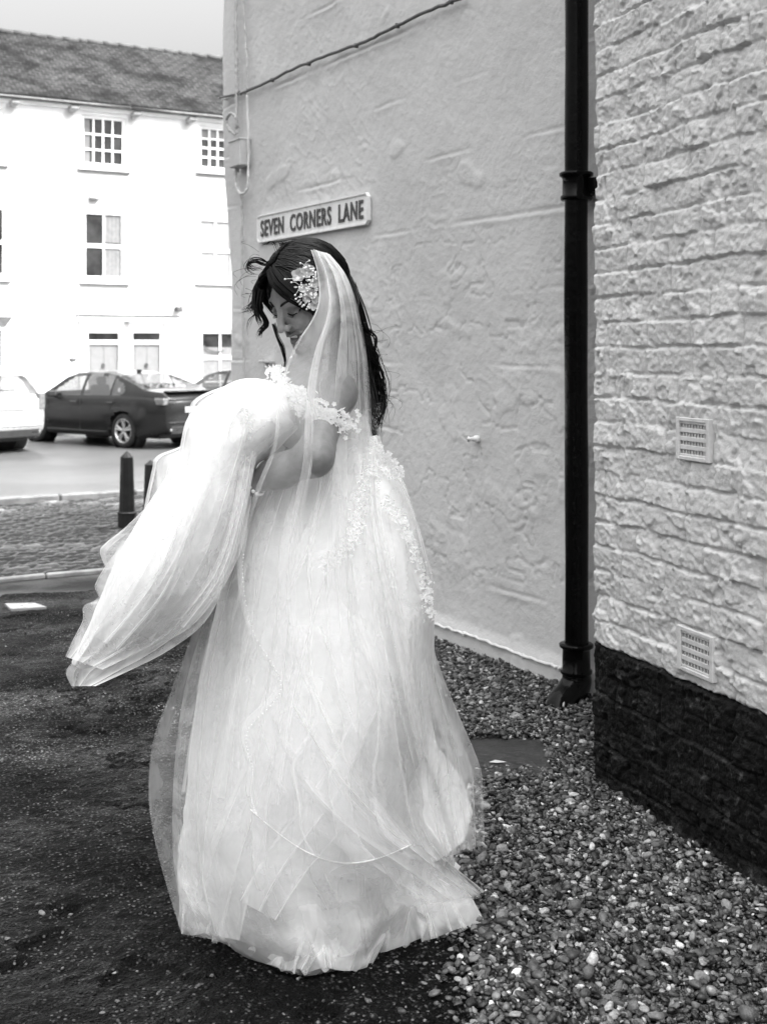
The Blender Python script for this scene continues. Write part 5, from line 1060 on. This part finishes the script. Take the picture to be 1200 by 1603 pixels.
sheet('tulle_panel', R6([(640, 780), (655, 840), (668, 900), (664, 960), (655, 1020)], [(600, 705), (634, 762), (660, 846), (677, 905), (672, 985)], 3.02, 3.14), M_TUL, dress, 1, .03, .01, 40, 30, 12.8, .01)
# crumpled cloth fanned out over the ground at the hem: (u, v, height)
def zr(q): return (q[0], q[1], (H - q[2] - .01) * F / (q[1] - HZ))
for sd0, L_, Rr in ((1.2, [(300, 1330, .16), (288, 1400, .07), (284, 1464, .004)], [(420, 1340, .16), (385, 1430, .07), (362, 1484, .004)]), (2.3, [(350, 1380, .13), (352, 1440, .06), (362, 1484, .004)], [(520, 1370, .16), (478, 1460, .08), (440, 1524, .004)]),
                    (3.1, [(400, 1380, .15), (420, 1460, .07), (440, 1524, .004)], [(600, 1370, .15), (540, 1450, .08), (480, 1534, .004)]), (4.2, [(430, 1390, .15), (440, 1460, .08), (478, 1533, .004)], [(640, 1370, .14), (618, 1440, .06), (574, 1520, .004)]),
                    (5.4, [(520, 1350, .17), (580, 1420, .09), (590, 1494, .004)], [(690, 1350, .13), (680, 1410, .06), (662, 1478, .004)]), (6.6, [(590, 1340, .16), (640, 1400, .09), (660, 1476, .004)], [(680, 1345, .13), (725, 1395, .06), (757, 1451, .004)]),
                    (7.7, [(610, 1330, .15), (680, 1380, .09), (722, 1424, .006)], [(640, 1310, .17), (695, 1345, .11), (752, 1402, .01)]), (8.8, [(280, 1380, .10), (300, 1430, .08), (330, 1476, .004)], [(520, 1430, .10), (540, 1460, .08), (520, 1528, .004)])):
    for rep in (0, 1):
        a_, b_ = [zr(q) for q in L_], [zr(q) for q in Rr]; o_, vv = sheet('train_fold', [(*p, *q) for p, q in zip(a_, b_)], M_TRAIN, dress, 2.3, .15, .024, 60, 140, sd0 + rep * 13, .03 - .02 * rep, None, 0, .012)
        co = np.array([v.co[:] for v in o_.data.vertices]); co[:, 2] = np.maximum(co[:, 2] + (.020 * ridge(perlin(co[:, 0] * 5, co[:, 1] * 5, sd0 + rep) * 2)), .006); o_.data.vertices.foreach_set('co', co.astype(np.float32).ravel())
# --- lifted skirt: a bundle hanging from her arms to the lower left
PS = np.array([(464, 628, 468, 668, 3.02, .03), (446, 608, 452, 682, 2.99, .08), (394, 599, 424, 708, 2.96, .13), (349, 615, 400, 724, 2.95, .17), (306, 650, 390, 760, 2.94, .19), (290, 704, 384, 798, 2.93, .20), (256, 768, 372, 848, 2.92, .20), (219, 830, 354, 896, 2.91, .19), (190, 886, 330, 938, 2.90, .17), (163, 944, 292, 980, 2.90, .14), (140, 994, 226, 1016, 2.90, .10), (116, 1034, 156, 1048, 2.90, .04)])
def bundle(name, mt, sc_, nf, amp, seed, tang=0.0, ns=110, nth=420, jag=0.0, cut=1.0, ridge_=0.0):
    C_ = catmull(PS, ns)[:int(ns * cut)]; th = np.linspace(0, 2 * np.pi, nth, endpoint=False); V = []
    for i, c in enumerate(C_):
        s = i / (ns - 1); A_ = PX(c[0], c[1], c[4]); B_ = PX(c[2], c[3], c[4]); ctr = (A_ + B_) / 2; a = (B_ - A_) / 2
        ph = nf * th + 2.5 * perlin(np.cos(th) * 1.7 + seed, np.sin(th) * 1.7, s * 2.2) + 2 * s; am = amp * (.3 + 1.0 * s) * (.4 + 1.2 * np.abs(perlin(np.cos(th) * 2 + 7 * seed, np.sin(th) * 2, s * 2.0)))
        k_ = sc_ * (1 + am * np.cos(ph) + .35 * amp * perlin(np.cos(th) * 3 + seed, np.sin(th) * 3, s * 4) + ridge_ * (ridge(perlin(np.cos(th) * 1.7 + 3 * seed, np.sin(th) * 1.7, s * 2.3 + seed) * 2.2) - .4 + .6 * ridge(perlin(np.cos(th) * 3.4 + seed, np.sin(th) * 3.4, s * 5 + seed) * 2.0)) + jag * np.maximum(0, perlin(s * 9 + seed, np.cos(th) * 1.2)) * (np.cos(th) < 0) * -np.cos(th)); t2 = th + tang * np.sin(ph + .4) / nf
        V.append(ctr + a * (np.sign(np.cos(t2)) * np.abs(np.cos(t2)) ** .85 * k_)[:, None] + np.array([0, c[5], 0]) * (np.sin(t2) * k_)[:, None])
    V = np.concatenate(V); return mk(name, V, gridF(len(C_), nth, True), mt, dress, smooth=True, col=np.ones(len(V)))
bundle('lifted_skirt', M_SATIN, .97, 4, .045, 1.5, ridge_=.06); bundle('lifted_tulle', M_TUL, 1.07, 4, .02, 3.3, 2.4, jag=.08, ridge_=.04)
for sd0, L_, Rr in ((1.1, [(352, 604), (300, 630), (292, 690), (246, 714), (238, 736), (224, 802)], [(420, 600), (370, 650), (350, 700), (320, 740), (305, 790), (280, 842)]), (2.2, [(300, 696), (252, 768), (200, 822), (164, 852), (158, 866), (166, 888)], [(352, 720), (322, 800), (300, 850), (280, 872), (250, 882), (204, 894)]), (3.3, [(262, 762), (205, 838), (168, 884), (151, 912), (150, 922), (161, 944)], [(342, 800), (305, 880), (280, 912), (260, 924), (230, 940), (196, 952)]),
                   (4.4, [(222, 846), (160, 930), (132, 948), (130, 972), (114, 1004), (103, 1028)], [(332, 860), (312, 930), (296, 960), (270, 985), (225, 1015), (160, 1048)]), (5.5, [(302, 846), (200, 945), (140, 1012), (108, 1044), (104, 1056), (112, 1074)], [(352, 900), (338, 945), (308, 985), (260, 1020), (210, 1046), (150, 1074)])):
    for lay in (0, .04): sheet('tulle_frill', R6(L_, Rr, 2.92 - lay, 2.80 - lay), M_FRILL, dress, 3, .10, .012, 60, 70, sd0 + lay * 30, .01)
for sd0, L_, Rr in ((41.3, [(352, 618), (300, 740), (244, 862), (172, 966)], [(398, 640), (356, 780), (312, 892), (236, 1004)]), (42.8, [(316, 668), (264, 800), (216, 902), (146, 994)], [(348, 690), (306, 830), (266, 932), (190, 1022)]), (43.6, [(380, 690), (366, 790), (334, 890), (270, 975)], [(402, 712), (384, 800), (352, 905), (296, 986)])):
    sheet('tulle_panel', R6(L_, Rr, [2.86, 2.74, 2.72, 2.78], [2.82, 2.72, 2.70, 2.76]), M_FRILL, dress, 2, .15, .014, 60, 100, sd0, .015)
# --- bodice, sleeve, lace
bz = np.arange(1.08, 1.345, .006); bx = np.arange(CHC[0] - .24, CHC[0] + .24, .006); by = np.arange(CHC[1] - .24, CHC[1] + .24, .006)
G4 = np.meshgrid(bx, by, bz, indexing='ij', sparse=True); bd_ = torso_sdf(G4) - .012
front = (G4[0] - CHC[0]) * Ft[0] + (G4[1] - CHC[1]) * Ft[1]; bd_ = np.maximum(bd_, G4[2] - (1.265 + .45 * np.clip(front, -.14, .14))); bd_ = np.maximum(bd_, 1.09 - G4[2])
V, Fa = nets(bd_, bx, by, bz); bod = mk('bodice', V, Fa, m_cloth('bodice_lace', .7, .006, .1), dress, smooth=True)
def petal(mb, c, d, w, ln, nrm_, cup=.3):
    d = nrm(d); nn = nrm(np.asarray(nrm_, float) - d * d.dot(nrm_)); s_ = np.cross(d, nn); P_ = []
    for a, b in ((0, .15), (.35, .8), (.65, 1.0), (.9, .55), (1.05, 0)): 
        for q in (-1, 0, 1): P_.append(c + d * ln * a + s_ * q * w * b + nn * (cup * ln * a * .3 + (.25 * w * abs(q) * b)))
    return mb.add(P_, gridF(5, 3))
def lace(name, path, par, n, spread, size, depth, seed=0, norm=(0, -1, .2), mt=None):
    r_ = np.random.default_rng(seed); C_ = catmull(np.array(path, float), 60); mb = MB(); mt = mt or M_LACE
    for i in range(n):
        c = C_[r_.integers(0, 60)]; u, v = c[0] + r_.normal() * spread, c[1] + r_.normal() * spread; Y = depth(u, v) if callable(depth) else depth; p = PX(u, v, Y); a = r_.uniform(0, 6.28)
        if r_.uniform() < .35:
            for k in range(5): petal(mb, p, [math.cos(a + k * 1.257), -.1, math.sin(a + k * 1.257)], size * .32, size * .8, np.asarray(norm) + r_.normal(size=3) * .2)
        else: petal(mb, p, [math.cos(a), -.05, math.sin(a)], size * r_.uniform(.15, .3), size * r_.uniform(.8, 1.5), np.asarray(norm) + r_.normal(size=3) * .35)
    return mk(name, np.concatenate(mb.V), mb.F, mt, par, smooth=True)
yf = lambda u, v: Yfront(u, v, .028)
lace('lace_applique', [(578, 722), (566, 780), (560, 820), (548, 850), (530, 868), (512, 888)], dress, 260, 6, .0062, lambda u, v: yf(u, v) - .055, 1)
lace('lace_applique', [(600, 785), (625, 812), (645, 850), (660, 895), (668, 930), (672, 962)], dress, 330, 5, .0065, lambda u, v: yf(min(u, 652), v) - .02 + max(0, (u - 640)) * .0020, 2)
lace('lace_applique', [(584, 700), (600, 715), (612, 730), (624, 744)], dress, 220, 6, .0075, 3.05, 3, (.3, -1, .3))
lace('lace_applique', [(585, 740), (582, 760), (588, 750)], dress, 70, 6, .0065, 3.0, 4)
lace('lace_applique', [(352, 640), (372, 650), (385, 665), (362, 690)], dress, 160, 8, .006, 2.80, 5)
lace('sleeve', [(436, 612), (462, 626), (490, 640), (515, 654), (546, 664)], dress, 700, 8, .0075, lambda u, v: np.interp(u, [430, 480, 520, 550], [2.96, 2.903, 2.898, 2.95]), 6)
lace('sleeve', [(424, 582), (436, 592), (440, 610), (428, 604)], dress, 200, 7, .008, 2.99, 7)
lace('bodice_lace', [(400, 640), (402, 622), (410, 612), (420, 606), (428, 618), (416, 632), (410, 645)], dress, 420, 6, .0045, 2.955, 8, mt=M_CRY)
# bracelet
S_ = np.cross(DL_, PL_); brc = empty('bracelet', WL, bride)
for k in range(16):
    a = 2 * math.pi * k / 16; mb = MB(); p = WL + DL_ * .006 + (math.cos(a) * S_ + math.sin(a) * PL_) * .031; mb.add(p + IV * .0052, IF.tolist()); mb.build('pearl', M_PEARL, brc, True)
# --- hair comb
orn = empty('hair_comb', PX(482, 445, 3.0), bride); Nn = nrm([.25, -.95, .18]); rc = np.random.default_rng(12)
def oc(u, v, e=0.0): return PX(u, v, 3.005 + .0009 * (u - 480) * -.2 - e)
for u, v, r_ in ((466, 431, .017), (482, 424, .018), (492, 444, .014), (476, 452, .013), (489, 460, .014), (480, 466, .012), (493, 468, .011), (491, 479, .012)):
    mb = MB(); a = rc.uniform(0, 6)
    for k in range(5): petal(mb, oc(u, v), [math.cos(a + k * 1.257), -.1, math.sin(a + k * 1.257)], r_ * .5, r_, Nn, .8)
    mb.build('flower', M_CRY, orn, True)
for i in range(84):
    a = rc.uniform(0, 6.28); q = rc.uniform(0, 1) ** .5; u, v = 482 + 15 * q * math.cos(a) - 4 * math.sin(a) * q * .5, 448 + 33 * q * math.sin(a); mb = MB(); mb.add(oc(u, v, .012 + rc.uniform(0, .008)) + IV * rc.uniform(.0014, .0030), IF.tolist()); mb.build('pearl', M_PEARL, orn, True)
for i in range(26):
    a = rc.uniform(0, 6.28); q = rc.uniform(.3, 1) ** .5; mb = MB(); petal(mb, oc(482 + 16 * q * math.cos(a), 448 + 34 * q * math.sin(a), .006), [math.cos(a), -.2, -math.sin(a)], .0026, .010, Nn, .4); mb.build('leaf', M_CRY, orn, True)
for u0, v0, u1, v1 in ((470, 440, 446, 437), (474, 418, 484, 408), (468, 446, 456, 442), (472, 452, 462, 462), (476, 462, 463, 468), (486, 470, 480, 484), (480, 420, 470, 412), (486, 474, 484, 482)):
    mb = MB(); P_ = catmull([oc(u0, v0, .008), oc((u0 + u1) / 2, (v0 + v1) / 2 - 2, .014), oc(u1, v1, .010)], 8); mb.tube(P_, .0007, 4); mb.add(P_[-1] + IV * .0026, IF.tolist()); mb.build('sprig', M_PEARL, orn, True)
# --- veil
veil = empty('veil', PX(500, 395, 3.05), bride)
VL = [(487, 391), (497, 425), (500, 468), (490, 500), (466, 538), (447, 585), (437, 640), (430, 700), (405, 765), (384, 835), (376, 900), (392, 985), (436, 1072), (382, 1140), (390, 1200), (386, 1238), (394, 1268)]
VR = [(512, 396), (536, 426), (552, 465), (563, 512), (572, 560), (577, 622), (580, 690), (583, 760), (590, 830), (597, 910), (604, 1000), (610, 1080), (604, 1160), (600, 1220), (606, 1270), (622, 1300), (650, 1318)]
YL = [3.0, 2.985, 2.965, 2.94, 2.90, 2.86, 2.80, 2.76, 2.74, 2.74, 2.73, 2.70, 2.68, 2.67, 2.66, 2.655, 2.65]; YR = [3.03, 3.03, 3.04, 3.07, 3.09, 3.08, 3.05, 3.0, 2.93, 2.87, 2.82, 2.78, 2.74, 2.71, 2.69, 2.68, 2.68]
AL = ([0, .05, .10, .18, .28, .5, 1], [6.0, 5.4, 3.8, 2.2, 1.25, 1.0, 1.2])
_, vg = sheet('front_layer', R6(VL, VR, YL, YR), M_VEIL, veil, 3.3, .13, .014, 200, 420, 21.3, .03, AL, 55, .004, A2=.03, k2=15)
VL2 = [(490, 390), (505, 425), (512, 468), (508, 505), (500, 548), (492, 600), (500, 655), (515, 710), (520, 770), (520, 840), (520, 920)]; VR2 = [(516, 398), (540, 428), (556, 468), (567, 515), (575, 565), (580, 625), (583, 690), (588, 765), (602, 835), (620, 915), (640, 1000)]
sheet('back_layer', R6(VL2, VR2, [3.02, 3.01, 3.0, 2.99, 2.97, 2.95, 2.93, 2.90, 2.88, 2.86, 2.85], [3.06, 3.06, 3.07, 3.1, 3.12, 3.12, 3.1, 3.04, 2.98, 2.94, 2.92]), M_VEIL, veil, 2.7, .15, .016, 130, 420, 25.1, .02, AL, 30, .004, A2=.03, k2=17)
edge_ = np.concatenate([vg[118::2, 2], vg[-1, ::3]])
eb = catmull(edge_, 330); mb = MB()
for p in eb[::1]: mb.add(p + [0, -.003, 0] + IV * .0013, IF.tolist())
o = mb.build('beaded_edge', M_PEARL, veil, True); o['kind'] = 'stuff'
